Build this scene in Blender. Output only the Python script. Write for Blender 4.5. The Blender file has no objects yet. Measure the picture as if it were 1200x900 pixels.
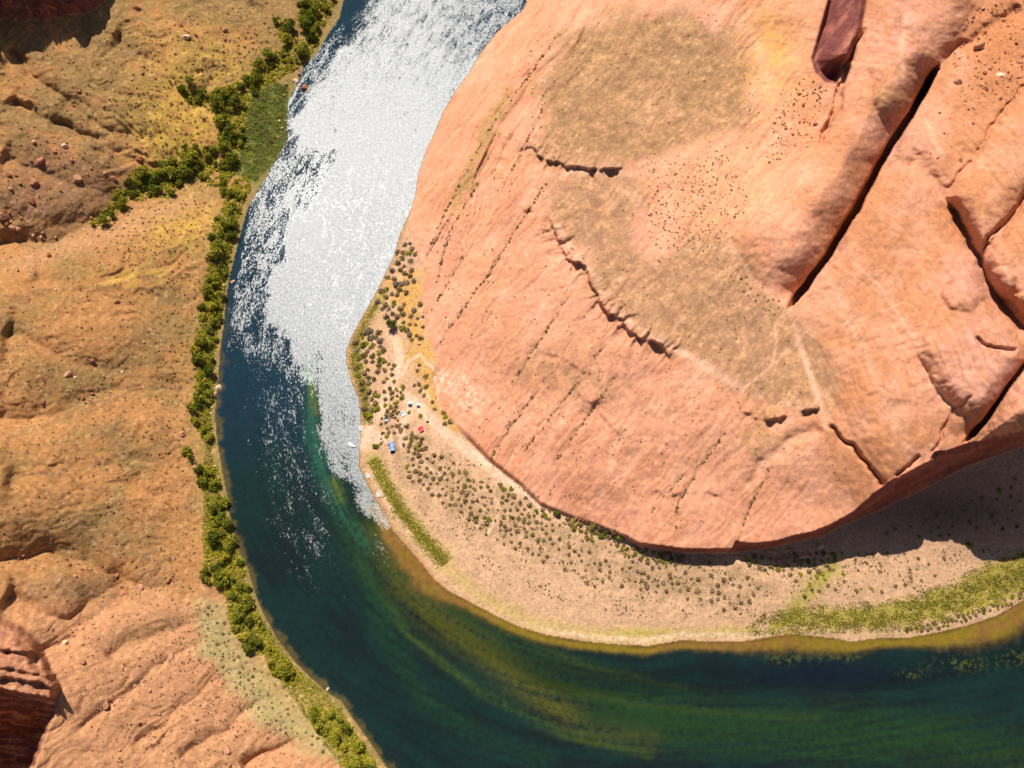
import bpy, bmesh, math, random
import numpy as np
from mathutils import Matrix, Vector

random.seed(7)
RNG = np.random.default_rng(11)
scene = bpy.context.scene
COL = scene.collection

# ------------------------------------------------------------------ camera
F = 880.0                    # focal length in photo pixels (photo is 1200 x 900)
CX, CY = 600.0, 450.0
NADIR = (620.0, 850.0)       # where the plumb line from the camera meets the photo
H = 480.0                    # camera height over the water, metres
_d = np.array([(NADIR[0] - CX) / F, (CY - NADIR[1]) / F, -1.0]); _d /= np.linalg.norm(_d)
_wz = -_d
_wx = np.array([1.0, 0, 0]) - _wz * _wz[0]; _wx /= np.linalg.norm(_wx)
_wy = np.cross(_wz, _wx)
R3 = np.array([_wx, _wy, _wz])

def unproject(px, py, z):
    px = np.asarray(px, float); py = np.asarray(py, float); z = np.asarray(z, float)
    vx = (px - CX) / F; vy = (CY - py) / F; vz = -np.ones_like(vx)
    wx = R3[0, 0] * vx + R3[0, 1] * vy + R3[0, 2] * vz
    wy = R3[1, 0] * vx + R3[1, 1] * vy + R3[1, 2] * vz
    wz = R3[2, 0] * vx + R3[2, 1] * vy + R3[2, 2] * vz
    t = (z - H) / wz
    return wx * t, wy * t, z

cam_d = bpy.data.cameras.new('camera')
cam_d.sensor_fit = 'HORIZONTAL'; cam_d.sensor_width = 36.0
cam_d.lens = 36.0 * F / 1200.0
cam_d.clip_start = 1.0; cam_d.clip_end = 20000.0
cam = bpy.data.objects.new('camera', cam_d); COL.objects.link(cam)
M4 = Matrix([list(R3[i]) + [0] for i in range(3)] + [[0, 0, 0, 1]])
M4.translation = Vector((0, 0, H))
cam.matrix_world = M4
scene.camera = cam

# ------------------------------------------------------------------ sun and sky
GLINT = (462.0, 300.0)       # pixel where flat water mirrors the sun
gx, gy, _ = unproject(GLINT[0], GLINT[1], 0.0)
sun_dir = Vector((float(gx), float(gy), H)).normalized()
sun_el = math.asin(sun_dir.z); sun_az = math.atan2(sun_dir.x, sun_dir.y)
sl = bpy.data.lights.new('sun', 'SUN'); sl.energy = 4.8; sl.angle = math.radians(0.5)
sl.color = (1.0, 0.95, 0.87)
sun = bpy.data.objects.new('sun', sl); COL.objects.link(sun)
sun.rotation_euler = sun_dir.to_track_quat('Z', 'Y').to_euler()
sun.location = (0, 0, 900)
world = bpy.data.worlds.new('World'); scene.world = world; world.use_nodes = True
wn = world.node_tree; bg = wn.nodes['Background']; bg.inputs['Strength'].default_value = 0.058
sky = wn.nodes.new('ShaderNodeTexSky'); sky.sky_type = 'NISHITA'; sky.sun_disc = False
sky.sun_elevation = sun_el; sky.sun_rotation = sun_az
sky.altitude = 1000; sky.dust_density = 1.0
wn.links.new(sky.outputs['Color'], bg.inputs['Color'])
vs = scene.view_settings
scene.display_settings.display_device = 'sRGB'
vs.view_transform = 'Standard'; vs.look = 'None'; vs.gamma = 1.0; vs.use_curve_mapping = False
vs.exposure = 0.52
scene.cycles.max_bounces = 5; scene.cycles.diffuse_bounces = 2; scene.cycles.glossy_bounces = 2
scene.cycles.transparent_max_bounces = 8; scene.cycles.caustics_reflective = False
scene.cycles.sample_clamp_indirect = 4.0
scene.cycles.use_denoising = True

# ------------------------------------------------------------------ noise and field helpers
def _fade(t): return t * t * t * (t * (t * 6 - 15) + 10)
def perlin(x, y, seed=0):
    r = np.random.default_rng(seed); n = 256
    p = r.permutation(n); p = np.concatenate([p, p])
    a = r.random(n) * 2 * math.pi; gxx = np.cos(a).astype(np.float32); gyy = np.sin(a).astype(np.float32)
    xi = np.floor(x).astype(np.int64); yi = np.floor(y).astype(np.int64)
    xf = (x - xi).astype(np.float32); yf = (y - yi).astype(np.float32)
    xi &= 255; yi &= 255
    u = _fade(xf); v = _fade(yf)
    def g(ix, iy, dx, dy):
        h = p[p[ix & 255] + (iy & 255)]
        return gxx[h] * dx + gyy[h] * dy
    n00 = g(xi, yi, xf, yf); n10 = g(xi + 1, yi, xf - 1, yf)
    n01 = g(xi, yi + 1, xf, yf - 1); n11 = g(xi + 1, yi + 1, xf - 1, yf - 1)
    return (n00 * (1 - u) + n10 * u) * (1 - v) + (n01 * (1 - u) + n11 * u) * v * 1.0
def fbm(x, y, octs=4, seed=0, gain=0.5, ridged=False):
    out = 0; a = 1.0; f = 1.0
    for k in range(octs):
        n = perlin(x * f, y * f, seed + k * 13)
        if ridged: n = 0.5 - np.abs(n) * 1.6
        out = out + a * n; a *= gain; f *= 2.03
    return out
def sstep(a, b, x):
    t = np.clip((x - a) / (b - a), 0, 1); return t * t * (3 - 2 * t)
def mix(a, b, t):
    return a + (b - a) * t

STEP = 1.4
gxs = np.arange(-250, 1450 + STEP, STEP); gys = np.arange(-250, 1150 + STEP, STEP)
NX, NY = len(gxs), len(gys)
PX, PY = np.meshgrid(gxs, gys)

def pdist(poly, X=None, Y=None, closed=False, arc=False):
    """distance (photo pixels) to a polyline; signed by polygon inside when closed (inside > 0)"""
    X = PX if X is None else X; Y = PY if Y is None else Y
    pts = list(poly) + ([poly[0]] if closed else [])
    best = np.full(X.shape, 1e12, np.float32); s = np.zeros(X.shape, np.float32); acc = 0.0
    ins = np.zeros(X.shape, bool) if closed else None
    for (x0, y0), (x1, y1) in zip(pts[:-1], pts[1:]):
        dx, dy = x1 - x0, y1 - y0; L2 = dx * dx + dy * dy + 1e-9
        t = np.clip(((X - x0) * dx + (Y - y0) * dy) / L2, 0, 1)
        d = (X - x0 - t * dx) ** 2 + (Y - y0 - t * dy) ** 2
        if arc:
            m = d < best; s = np.where(m, acc + t * math.sqrt(L2), s)
        best = np.minimum(best, d); acc += math.sqrt(L2)
        if closed:
            c = ((y0 > Y) != (y1 > Y)) & (X < (x1 - x0) * (Y - y0) / ((y1 - y0) if y1 != y0 else 1e-9) + x0)
            ins ^= c
    best = np.sqrt(best)
    if closed: best = np.where(ins, best, -best)
    return (best, s / max(acc, 1e-6)) if arc else best

def win(poly, pad):
    xs = [p[0] for p in poly]; ys = [p[1] for p in poly]
    i0 = max(0, int((min(xs) - pad + 250) / STEP)); i1 = min(NX, int((max(xs) + pad + 250) / STEP) + 2)
    j0 = max(0, int((min(ys) - pad + 250) / STEP)); j1 = min(NY, int((max(ys) + pad + 250) / STEP) + 2)
    return (slice(j0, j1), slice(i0, i1))

def smooth_poly(poly, n=6):
    P = [np.array(p, float) for p in poly]; out = []
    P = [2 * P[0] - P[1]] + P + [2 * P[-1] - P[-2]]
    for i in range(1, len(P) - 2):
        for k in range(n):
            t = k / n
            a = 2 * P[i]; b = P[i + 1] - P[i - 1]; c = 2 * P[i - 1] - 5 * P[i] + 4 * P[i + 1] - P[i + 2]
            d = -P[i - 1] + 3 * P[i] - 3 * P[i + 1] + P[i + 2]
            out.append(tuple(0.5 * (a + b * t + c * t * t + d * t ** 3)))
    out.append(tuple(P[-2])); return out

# ------------------------------------------------------------------ outlines traced from the photograph
LEFT_BANK = [(470, -260), (430, -120), (405, -10), (398, 20), (383, 43), (370, 65), (356, 78), (349, 97), (338, 118), (336, 140), (336, 165),
             (322, 190), (303, 222), (290, 245), (283, 270), (275, 300), (268, 330), (265, 350), (262, 380), (258, 410),
             (256, 440), (253, 470), (252, 490), (255, 520), (260, 550), (265, 575), (268, 600), (277, 640), (290, 665),
             (300, 700), (310, 722), (325, 750), (345, 775), (365, 795), (385, 813), (400, 822), (412, 840), (430, 865),
             (450, 895), (480, 940), (540, 1010), (700, 1090), (1000, 1100), (1470, 1010)]
RIGHT_BANK = [(1470, 570), (1300, 650), (1230, 690), (1200, 703), (1167, 722), (1133, 733), (1100, 741), (1067, 747), (1027, 748), (997, 752),
              (977, 748), (950, 745), (927, 743), (900, 747), (867, 752), (833, 752), (800, 750), (760, 757), (720, 755),
              (680, 751), (640, 744), (610, 735), (580, 721), (550, 705), (525, 692), (510, 680), (490, 655), (475, 638),
              (461, 622), (452, 603), (440, 585), (428, 562), (421, 545), (421, 530), (423, 505), (423, 485), (420, 465), (411, 445),
              (406, 425), (406, 410), (413, 393), (425, 370), (440, 345), (462, 300), (470, 272), (480, 250), (487, 230), (490, 205),
              (500, 175), (510, 155), (520, 130), (535, 105), (550, 85), (565, 60), (585, 35), (613, 12), (660, -100), (700, -260)]
CENTRE = [(580, -270), (545, -100), (508, 0), (455, 90), (408, 180), (375, 270), (342, 360), (331, 440), (335, 520), (355, 590),
          (400, 670), (470, 745), (560, 800), (680, 838), (820, 850), (1000, 840), (1200, 810), (1470, 770)]
# foot and rim of the butte along the beach
FOOT = [(478, 262), (487, 290), (497, 320), (493, 350), (499, 385), (512, 420), (505, 450), (520, 480), (535, 500), (573, 540),
        (607, 567), (633, 592), (656, 602), (700, 618), (735, 632), (750, 641), (800, 648), (862, 648), (885, 645), (910, 641),
        (933, 635), (960, 631), (985, 617), (1005, 609), (1033, 597), (1083, 573), (1133, 547), (1200, 523), (1300, 490), (1470, 430)]
RIM = [(478, 262), (487, 290), (497, 320), (493, 350), (499, 385), (512, 420), (505, 450), (520, 480), (535, 500), (573, 540),
       (607, 567), (633, 592), (656, 602), (700, 616), (735, 629), (750, 636), (800, 643), (858, 643), (862, 634), (883, 637), (910, 634), (933, 627),
       (950, 624), (973, 615), (1000, 600), (1027, 576), (1045, 563), (1067, 552), (1090, 540), (1095, 530), (1110, 528), (1133, 520), (1147, 517),
       (1200, 506), (1300, 470), (1470, 410)]
UP_RIGHT = [(1470, -260), (700, -260), (660, -100), (613, 12), (585, 35), (565, 60), (550, 85), (535, 105), (520, 130), (510, 155), (500, 175), (490, 205), (487, 230), (480, 250)]

sd_river = pdist(LEFT_BANK + RIGHT_BANK, closed=True)          # > 0 in the water, photo pixels
# which side of the river: inside of the bend is the right-hand land
sd_inner = pdist([(1470, 570)] + RIGHT_BANK[1:-1] + [(700, -260), (1470, -260)], closed=True)
sd_foot = pdist(FOOT + UP_RIGHT, closed=True)                  # > 0 on the butte (cliff included)
sd_rim = pdist(RIM + UP_RIGHT, closed=True)                    # > 0 on top of the rim
water_m = sd_river > 0
inner_m = (sd_inner > 0) & ~water_m

# ------------------------------------------------------------------ heights from control points (thin plate)
def tps(points):
    P = np.array(points, float); x = P[:, 0] / 300; y = P[:, 1] / 300; z = P[:, 2]
    n = len(P); r2 = (x[:, None] - x) ** 2 + (y[:, None] - y) ** 2
    K = np.where(r2 > 0, r2 * np.log(r2 + 1e-12), 0) * 0.5 + np.eye(n) * 1e-3
    A = np.zeros((n + 3, n + 3)); A[:n, :n] = K; A[:n, n] = 1; A[:n, n + 1] = x; A[:n, n + 2] = y; A[n:, :n] = A[:n, n:].T
    w = np.linalg.solve(A, np.concatenate([z, np.zeros(3)]))
    cx = np.linspace(gxs[0], gxs[-1], 240); cy = np.linspace(gys[0], gys[-1], 200)
    Xc, Yc = np.meshgrid(cx / 300, cy / 300)
    out = w[n] + w[n + 1] * Xc + w[n + 2] * Yc
    for i in range(n):
        q = (Xc - x[i]) ** 2 + (Yc - y[i]) ** 2
        out = out + w[i] * 0.5 * np.where(q > 0, q * np.log(q + 1e-12), 0)
    # separable linear upsample
    fi = (gxs - cx[0]) / (cx[1] - cx[0]); i0 = np.clip(fi.astype(int), 0, 238); ft = fi - i0
    fj = (gys - cy[0]) / (cy[1] - cy[0]); j0 = np.clip(fj.astype(int), 0, 198); fu = (fj - j0)[:, None]
    t = out[:, i0] * (1 - ft) + out[:, i0 + 1] * ft
    return t[j0] * (1 - fu) + t[j0 + 1] * fu

BUTTE_Z = [(x, y, 2) for x, y in RIGHT_BANK[-14:]] + [
    (495, 330, 5), (500, 400, 5), (520, 480, 6.5), (573, 540, 9), (633, 592, 11), (700, 617, 13), (750, 634, 16), (800, 641, 19), (860, 635, 21),
    (560, 150, 24), (600, 80, 26), (600, 200, 40), (540, 260, 20), (530, 330, 13), (560, 350, 24), (620, 260, 48), (600, 420, 28), (650, 500, 30),
    (560, 460, 12), (600, 540, 12), (700, 560, 26), (760, 600, 23), (700, 400, 50), (640, 180, 51), (660, 330, 51),
    (700, 60, 58), (800, 100, 63), (900, 60, 66), (720, 170, 62), (660, 20, 42), (740, -40, 58), (700, 240, 57), (760, 300, 60), (850, 380, 63), (900, 450, 62), (800, 220, 64),
    (930, 420, 66), (760, 430, 54), (850, 500, 47), (900, 540, 47), (850, 590, 30), (950, 610, 40), (1000, 590, 54), (1030, 565, 70),
    (960, 400, 76), (1000, 500, 80), (1045, 550, 80), (1050, 300, 98), (1100, 400, 103), (1110, 510, 94), (1200, 490, 120), (1150, 430, 110),
    (1120, 150, 114), (1180, 60, 120), (1180, 200, 118), (1200, 350, 113), (1070, 200, 106), (950, 250, 90), (900, 280, 80), (900, 330, 72),
    (1010, 180, 104), (1050, 60, 112), (1010, 20, 106), (930, 140, 74), (900, 150, 70), (1000, -150, 110), (1200, -150, 135), (1400, 0, 140), (1400, 300, 130), (1400, 430, 140)]
BEACH_Z = [(x, y, 0.3) for x, y in RIGHT_BANK[1:42:3]] + [(500, 560, 4.5), (460, 520, 3), (450, 450, 3.2), (470, 380, 4), (600, 640, 5), (750, 680, 5.5), (900, 680, 6),
    (1000, 660, 8), (1100, 660, 7), (1150, 600, 12), (1190, 560, 17), (1100, 600, 12), (1000, 612, 10), (900, 640, 8), (750, 640, 8), (560, 535, 6), (480, 300, 4), (1400, 480, 20)]
LEFT_Z = [(x, y, 0.8) for x, y in LEFT_BANK[2:38:2]] + [(290, 120, 5), (230, 200, 9), (200, 100, 27), (100, 100, 48), (20, 80, 66), (250, 50, 20), (150, 20, 42), (310, 20, 12),
    (200, 300, 18), (100, 300, 40), (0, 300, 60), (150, 400, 26), (50, 400, 52), (0, 450, 60), (180, 520, 19), (80, 550, 45), (0, 580, 66), (200, 620, 14), (100, 620, 36),
    (180, 730, 24), (250, 750, 10), (100, 800, 46), (200, 850, 27), (320, 860, 7), (400, 880, 3), (0, 700, 62), (60, 700, 50), (60, 880, 52), (120, 890, 42),
    (-200, 300, 110), (-200, 600, 110), (-200, 900, 110), (-200, 0, 110), (250, 1100, 40), (600, 1140, 20), (1200, 1140, 25)]
BUTTE_Z = [(x, y, z if z < 20 else 20 + (z - 20) * .66) for x, y, z in BUTTE_Z]
zb = tps(BUTTE_Z); zs = tps(BEACH_Z); zl = tps(LEFT_Z)

# coarse world coordinates for noise (metres)
WX, WY, _ = unproject(PX, PY, np.where(inner_m, 50.0, 15.0))

# ---- left slopes: gullies and spurs
def carve(z, poly, depth, w, gain=1.2):
    """V-shaped gully; depth can be (start, end) along the line"""
    sl_ = win(poly, w * 3.5); X = PX[sl_] + fbm(PX[sl_] / 40, PY[sl_] / 40, 2, 91) * 9; Y = PY[sl_] + fbm(PX[sl_] / 40, PY[sl_] / 40, 2, 57) * 9
    d, s = pdist(poly, X, Y, arc=True)
    dp = depth if not isinstance(depth, tuple) else depth[0] + (depth[1] - depth[0]) * s
    z[sl_] -= gain * dp * np.exp(-np.abs(d / w) ** 1.2) * sstep(0, 0.08, s) * (1 - 0.6 * sstep(0.93, 1, s))
GULLIES = [
    ([(-60, 295), (0, 287), (60, 284), (105, 266), (150, 228), (220, 205), (262, 188), (300, 180)], (17, 4), 34),
    ([(-60, 500), (0, 492), (60, 487), (100, 470), (125, 461), (170, 457), (230, 465)], (11, 2), 30),
    ([(-60, 655), (0, 655), (50, 650), (100, 657), (150, 683), (200, 692), (238, 702)], (12, 3), 24),
    ([(0, 700), (35, 712), (80, 728), (110, 700), (150, 685)], (7, 5), 18),
    ([(30, 775), (75, 752), (110, 725), (150, 692)], (8, 4), 16),
    ([(120, 770), (142, 757), (180, 742), (225, 728)], (5, 2), 12),
    ([(130, 40), (155, 60), (185, 76), (205, 93), (222, 112), (240, 125)], (6, 3), 16),
    ([(0, 60), (20, 76), (45, 92), (75, 115), (110, 140), (135, 155), (165, 163)], (6, 2), 9),
    ([(10, 112), (30, 124), (52, 138), (85, 152), (120, 168)], (5, 1.5), 8),
    ([(60, 140), (100, 158), (150, 185), (190, 200)], (4, 1.5), 10),
    ([(0, 180), (50, 200), (100, 222), (140, 235)], (5, 1.5), 12),
    ([(0, 390), (30, 398), (80, 418), (130, 432), (180, 440)], (6, 2), 20),
    ([(0, 560), (80, 553), (150, 540), (220, 535)], (5, 1), 26),
    ([(90, 860), (140, 815), (200, 775), (240, 745)], (3, 1), 8),
    ([(150, 880), (200, 840), (250, 800), (285, 785)], (4, 1), 9),
    ([(210, 890), (260, 855), (300, 825), (320, 812)], (4.5, 1.2), 9),
    ([(280, 905), (320, 880), (345, 865)], (6, 3), 9),
    ([(30, 330), (90, 340), (160, 345), (220, 352)], (3, 1), 16),
    ([(250, -20), (285, 5), (310, 22)], (5, 2), 8),
]
for g in GULLIES: carve(zl, *g)
sp = np.zeros_like(zl)
m_up = sstep(260, 180, PY)       # runnels on the upper slope run down-right, on the lower slope up-right
wp = fbm(PX / 70, PY / 70, 3, 38) * 40
rx = (PX * 0.42 - PY * 0.9) + wp; ry = (PX * 0.9 + PY * 0.42)
rx2 = (PX * 0.56 + PY * 0.83) + wp * .6; ry2 = (PX * 0.83 - PY * 0.56)
rx3 = PY + PX * 0.08 + wp; ry3 = PX
m_lo = sstep(690, 740, PY)
run_up = fbm(rx / 18, ry / 100, 4, 31, 0.55); run_lo = fbm(rx2 / 20, ry2 / 130, 4, 35, 0.55); run_mid = fbm(rx3 / 26, ry3 / 150, 3, 37, 0.5)
rmod = np.clip(.55 + 1.3 * fbm(PX / 90, PY / 90, 2, 39), .12, 1.4) * sstep(0, 60, -sd_river - 15)
zl += rmod * (m_up * run_up * 2.2 + m_lo * run_lo * 2.2 + (1 - m_up) * (1 - m_lo) * run_mid * 1.6)
fine = m_up * fbm(rx / 5, ry / 45, 3, 131, .6) + m_lo * fbm(rx2 / 6, ry2 / 60, 3, 132, .6) + (1 - m_up) * (1 - m_lo) * fbm(rx3 / 7, ry3 / 50, 3, 133, .6)
zl += fbm(WX / 60, WY / 60, 4, 5, 0.5) * 2.2 + fbm(WX / 7, WY / 7, 3, 6, 0.6) * 0.4 + fine * .45 * sstep(10, 40, -sd_river)

# cliff at the upper-left corner (its shaded wall) and the layered cliff at the lower left
UL = [(-260, -260), (-260, 130), (-60, 126), (-8, 112), (-2, 70), (-2, 24), (18, 24), (50, 26), (84, 21), (112, 12), (132, -6), (148, -30), (164, -66), (190, -120), (240, -260)]
ul = pdist(UL, closed=True) + fbm(PX / 30, PY / 30, 2, 44) * 4
ulu = np.clip(ul, 0, 84)
zl = zl + np.where(ul > 0, 1, 0) * (ulu * (.46 + .10 * fbm(rx / 9, ry / 60, 3, 71, 0.6)) + np.clip(ul - 84, 0, 200) * 0.03)
LL = [(-260, 715), (0, 722), (24, 731), (40, 745), (54, 762), (60, 781), (72, 801), (68, 818), (64, 840), (54, 863), (42, 896), (10, 960), (-260, 1000)]
ll = pdist(LL, closed=True) + fbm(PX / 10, PY / 10, 2, 45) * 2
yy = PY - PX * 0.16 + fbm(PX / 26, PY / 26, 3, 46) * 5
steps = np.zeros_like(zl)
for y0, h in ((732, 3), (759, 4.5), (783, 2.5), (794, 5), (808, 8)):
    steps -= h * sstep(y0 - 1.5, y0 + 2.0, yy)
top = 13 + (PY - 730) * 0.16 + steps - np.clip(yy - 811, 0, 200) * 1.5 + fbm(PX / 12, PY / 12, 3, 47, 0.5) * 1.2
zl = np.where(ll > 0, zl + np.maximum(top, -70) * sstep(0, 12, ll), zl)

# ---- butte
def ledge(z, poly, h, w_up, soft=3.0, slot=0.0, sw=2.0, seed=63):
    """rock step: ground on the right-hand side of the line direction lies lower by about h; slot cuts a broken undercut along it"""
    sl_ = win(poly, w_up * 1.6); X0 = PX[sl_]; Y0 = PY[sl_]
    X = X0 + fbm(X0 / 24, Y0 / 24, 2, 61, 0.5) * 5 + perlin(X0 / 7, Y0 / 7, 161) * 2.4 + perlin(X0 / 3.4, Y0 / 3.4, 163) * 1.0; Y = Y0 + fbm(X0 / 24, Y0 / 24, 2, 62, 0.5) * 5 + perlin(X0 / 7, Y0 / 7, 162) * 2.4 + perlin(X0 / 3.4, Y0 / 3.4, 164) * 1.0
    side = np.full(X.shape, 1e12); sg = np.zeros(X.shape); s = np.zeros(X.shape); acc = 0.0
    for (x0, y0), (x1, y1) in zip(poly[:-1], poly[1:]):
        dx, dy = x1 - x0, y1 - y0; L2 = dx * dx + dy * dy
        t = np.clip(((X - x0) * dx + (Y - y0) * dy) / L2, 0, 1)
        dd = (X - x0 - t * dx) ** 2 + (Y - y0 - t * dy) ** 2
        c = dx * (Y - y0) - dy * (X - x0)
        m = dd < side; side = np.where(m, dd, side); sg = np.where(m, np.sign(c), sg); s = np.where(m, acc + t * math.sqrt(L2), s); acc += math.sqrt(L2)
    d = np.sqrt(side); sd = d * sg; e = sstep(0, 10, s) * (1 - sstep(acc - 10, acc, s)) * sstep(w_up, w_up * .3, d)
    k = np.clip(.62 + fbm(s / 17, s * 0 + seed * .37, 3, seed, .6) * 1.3, 0.10, 1.2)
    z[sl_] -= h * .5 * e * k * (1 - 2 * sstep(-soft, soft, sd))
    if slot:
        z[sl_] -= slot * k * e * np.exp(-(np.abs(sd - 1) / sw) ** 2.4)

zb += fbm(WX / 45, WY / 45, 4, 8, 0.5) * 2.2
# cross-bedded slickrock: fine ribs running down towards the lower left
bx = PX * 0.78 + PY * 0.62; by = PX * 0.62 - PY * 0.78
ribs = fbm(bx / 17 + fbm(PX / 60, PY / 60, 2, 21) * 1.2, by / 120, 4, 22, 0.6)
zb += ribs * 0.6 * sstep(950, 850, PX)
zb += fbm(WX / 6, WY / 6, 3, 23, 0.55) * 0.35
# the face over the water: terraces parallel with the bank
tf = sstep(0, 1, 1) * np.exp(-((sd_inner - 55) / 55.0) ** 2) * sstep(330, 250, PY)
zb += tf * fbm(sd_inner / 11, PY / 150, 3, 24, 0.6) * 4.0

LEDGES = [
    ([(740, 196), (712, 200), (690, 199), (668, 195), (650, 190), (627, 181), (620, 165)], 5.2, 24, 1.4, 0, 1.6, 63),
    ([(925, 489), (898, 491), (884, 492), (868, 482)], 5, 20, 1.4, 0, 1.8, 67),
    ([(790, 419), (773, 404), (753, 398), (737, 388), (730, 373), (713, 366), (700, 351), (693, 334), (684, 312), (662, 301), (655, 287), (648, 267), (643, 250)], 6.2, 28, 1.4, 0, 1.6, 68),
    ([(963, 476), (946, 480), (934, 481)], 4.5, 14, 1.4, 0, 2, 69),
    ([(626, 240), (620, 244), (615, 254)], 6, 12, 1.6, 0, 2, 70),
    ([(850, 584), (820, 576), (780, 582), (762, 574)], 1.4, 16, 2, 0, 2, 71),
    ([(780, 345), (770, 320), (755, 305)], .8, 16, 2, 0, 2, 72),
    ([(735, 520), (712, 495), (690, 470), (672, 462)], 1.6, 22, 2.5, 0, 2, 73),
    ([(690, 440), (668, 425), (640, 415), (615, 400)], 1.2, 20, 2.5, 0, 2, 74),
    ([(600, 345), (598, 310), (604, 280)], 1.5, 18, 2, 0, 2, 75),
]
for a_ in LEDGES: ledge(zb, *a_)

def crack(z, poly, depth, w, taper=True, pw=2.0):
    sl_ = win(poly, w * 5); X = PX[sl_] + fbm(PX[sl_] / 24, PY[sl_] / 24, 3, 64, 0.5) * 6; Y = PY[sl_] + fbm(PX[sl_] / 24, PY[sl_] / 24, 3, 65, 0.5) * 6
    d, s = pdist(poly, X, Y, arc=True)
    e = np.minimum(sstep(0, 0.08, s), 1 - sstep(0.90, 1, s)) if taper else 1.0
    z[sl_] -= depth * e * np.exp(-np.abs(d / w) ** pw)
def bulge(z, poly, h, w, k=0.5):
    sl_ = win(poly, 5); d = pdist(poly, PX[sl_], PY[sl_], closed=True) + fbm(PX[sl_] / 18, PY[sl_] / 18, 3, 66) * 3
    t = np.clip(d / w, 0, 1); z[sl_] += np.where(d > 0, h * (1 - (1 - t) ** 2) ** k, 0)

LOBE_A = [(1040, -60), (1026, 0), (1008, 60), (982, 98), (968, 147), (953, 175), (915, 195), (867, 228), (852, 258), (858, 280), (880, 323), (903, 345), (928, 363),
          (950, 335), (975, 302), (1010, 238), (1033, 195), (1053, 162), (1080, 118), (1102, 78), (1150, 10), (1180, -60)]
bulge(zb, LOBE_A, 9, 75, 1.0)
LOBE_B = [(1060, -40), (1040, 50), (1014, 78), (1021, 95), (1021, 115), (1028, 133), (1040, 141), (1052, 142), (1066, 136), (1092, 92), (1140, 10), (1170, -60)]
bulge(zb, LOBE_B, 6.5, 34, 1.1)
BLOCK_D = [(926, 370), (953, 332), (976, 299), (1012, 234), (1034, 195), (1056, 160), (1082, 117), (1110, 66), (1150, 20), (1460, -60), (1460, 400), (1200, 500), (1130, 522), (1090, 535), (1040, 562), (1005, 520), (960, 440)]
bulge(zb, BLOCK_D, 5, 50, 1.1)
for p_, h_, w_ in (([(1107, 230), (1130, 198), (1153, 167), (1200, 100), (1250, 40), (1250, 180), (1200, 233), (1152, 298), (1130, 268)], 9, 30),
                   ([(1156, 305), (1176, 268), (1204, 236), (1262, 170), (1262, 400), (1205, 372), (1172, 348), (1160, 328)], 10, 28),
                   ([(1074, 412), (1098, 352), (1125, 300), (1146, 318), (1162, 346), (1190, 378), (1204, 422), (1178, 463), (1152, 498), (1120, 482), (1098, 458)], 10, 38),
                   ([(1102, 345), (1114, 318), (1136, 312), (1152, 330), (1160, 348), (1140, 366), (1112, 362)], 3, 14),
                   ([(1160, 318), (1178, 310), (1192, 322), (1188, 340), (1172, 344)], 4, 10), ([(1186, 345), (1206, 338), (1212, 366), (1196, 372)], 4, 10),
                   ([(1190, 438), (1240, 400), (1300, 420), (1300, 470), (1200, 505), (1150, 515)], 9, 28)): bulge(zb, p_, h_, w_, .9)
def fault(z, poly, depth, w, drop, wide, seed=80):
    """open joint: rounded shoulder on the left of the line, straight lip on the right, dark slot between"""
    sl_ = win(poly, wide * 1.5); X = PX[sl_] + fbm(PX[sl_] / 45, PY[sl_] / 45, 2, seed) * 4; Y = PY[sl_] + fbm(PX[sl_] / 45, PY[sl_] / 45, 2, seed + 1) * 4
    best = np.full(X.shape, 1e12); sg = np.zeros(X.shape); s_ = np.zeros(X.shape); acc = 0.0
    for (x0, y0), (x1, y1) in zip(poly[:-1], poly[1:]):
        dx, dy = x1 - x0, y1 - y0; L2 = dx * dx + dy * dy; t = np.clip(((X - x0) * dx + (Y - y0) * dy) / L2, 0, 1)
        dd = (X - x0 - t * dx) ** 2 + (Y - y0 - t * dy) ** 2; m = dd < best; c = dx * (Y - y0) - dy * (X - x0)
        sg = np.where(m, np.where(c > 0, 1, -1), sg); s_ = np.where(m, acc + t * math.sqrt(L2), s_); best = np.minimum(best, dd); acc += math.sqrt(L2)
    d = np.sqrt(best); e = sstep(0, 25, s_) * (1 - sstep(acc - 30, acc, s_)); left = sg < 0
    z[sl_] -= e * np.where(left, drop * np.clip(1 - d / wide, 0, 1) ** 1.6, 0) + depth * e * sstep(1.25, .85, np.abs((d * sg + w * .95) / (w * (.35 + .65 * e))))
# main crack, lower-right crack, inner valley and thin joints
fault(zb, [(924, 370), (952, 332), (976, 299), (1012, 234), (1034, 195), (1056, 160), (1082, 117), (1108, 72)], 15, 4.4, 18, 50)
crack(zb, [(1104, 80), (1120, 62), (1160, 35), (1200, 10)], 5, 9)
fault(zb, [(1128, 524), (1146, 506), (1160, 490), (1178, 466), (1200, 430), (1250, 385), (1300, 350)], 10, 3.2, 9, 24, 84)
crack(zb, [(1062, 172), (1085, 203), (1107, 230), (1121, 255), (1134, 280), (1146, 300), (1152, 322), (1160, 340), (1172, 355), (1190, 372), (1215, 385)], 5, 13)
crack(zb, [(1110, 236), (1123, 258), (1135, 285), (1148, 304), (1155, 328), (1168, 350), (1190, 376), (1215, 400)], 6.5, 4.2)
crack(zb, [(1148, 300), (1170, 268), (1200, 233), (1240, 190)], 4, 2.8)
crack(zb, [(1107, 228), (1130, 196), (1153, 167), (1173, 133), (1200, 100), (1240, 60)], 1.8, 1.8)
crack(zb, [(968, 498), (985, 512), (1002, 528), (1022, 552), (1036, 572)], 5, 2.8)
crack(zb, [(1050, 560), (1062, 545), (1080, 533)], 3.5, 2.2)
crack(zb, [(1092, 535), (1105, 505), (1122, 480), (1138, 460)], 2, 2)
crack(zb, [(1140, 395), (1150, 404), (1175, 410), (1192, 412)], 3.5, 3)
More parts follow.
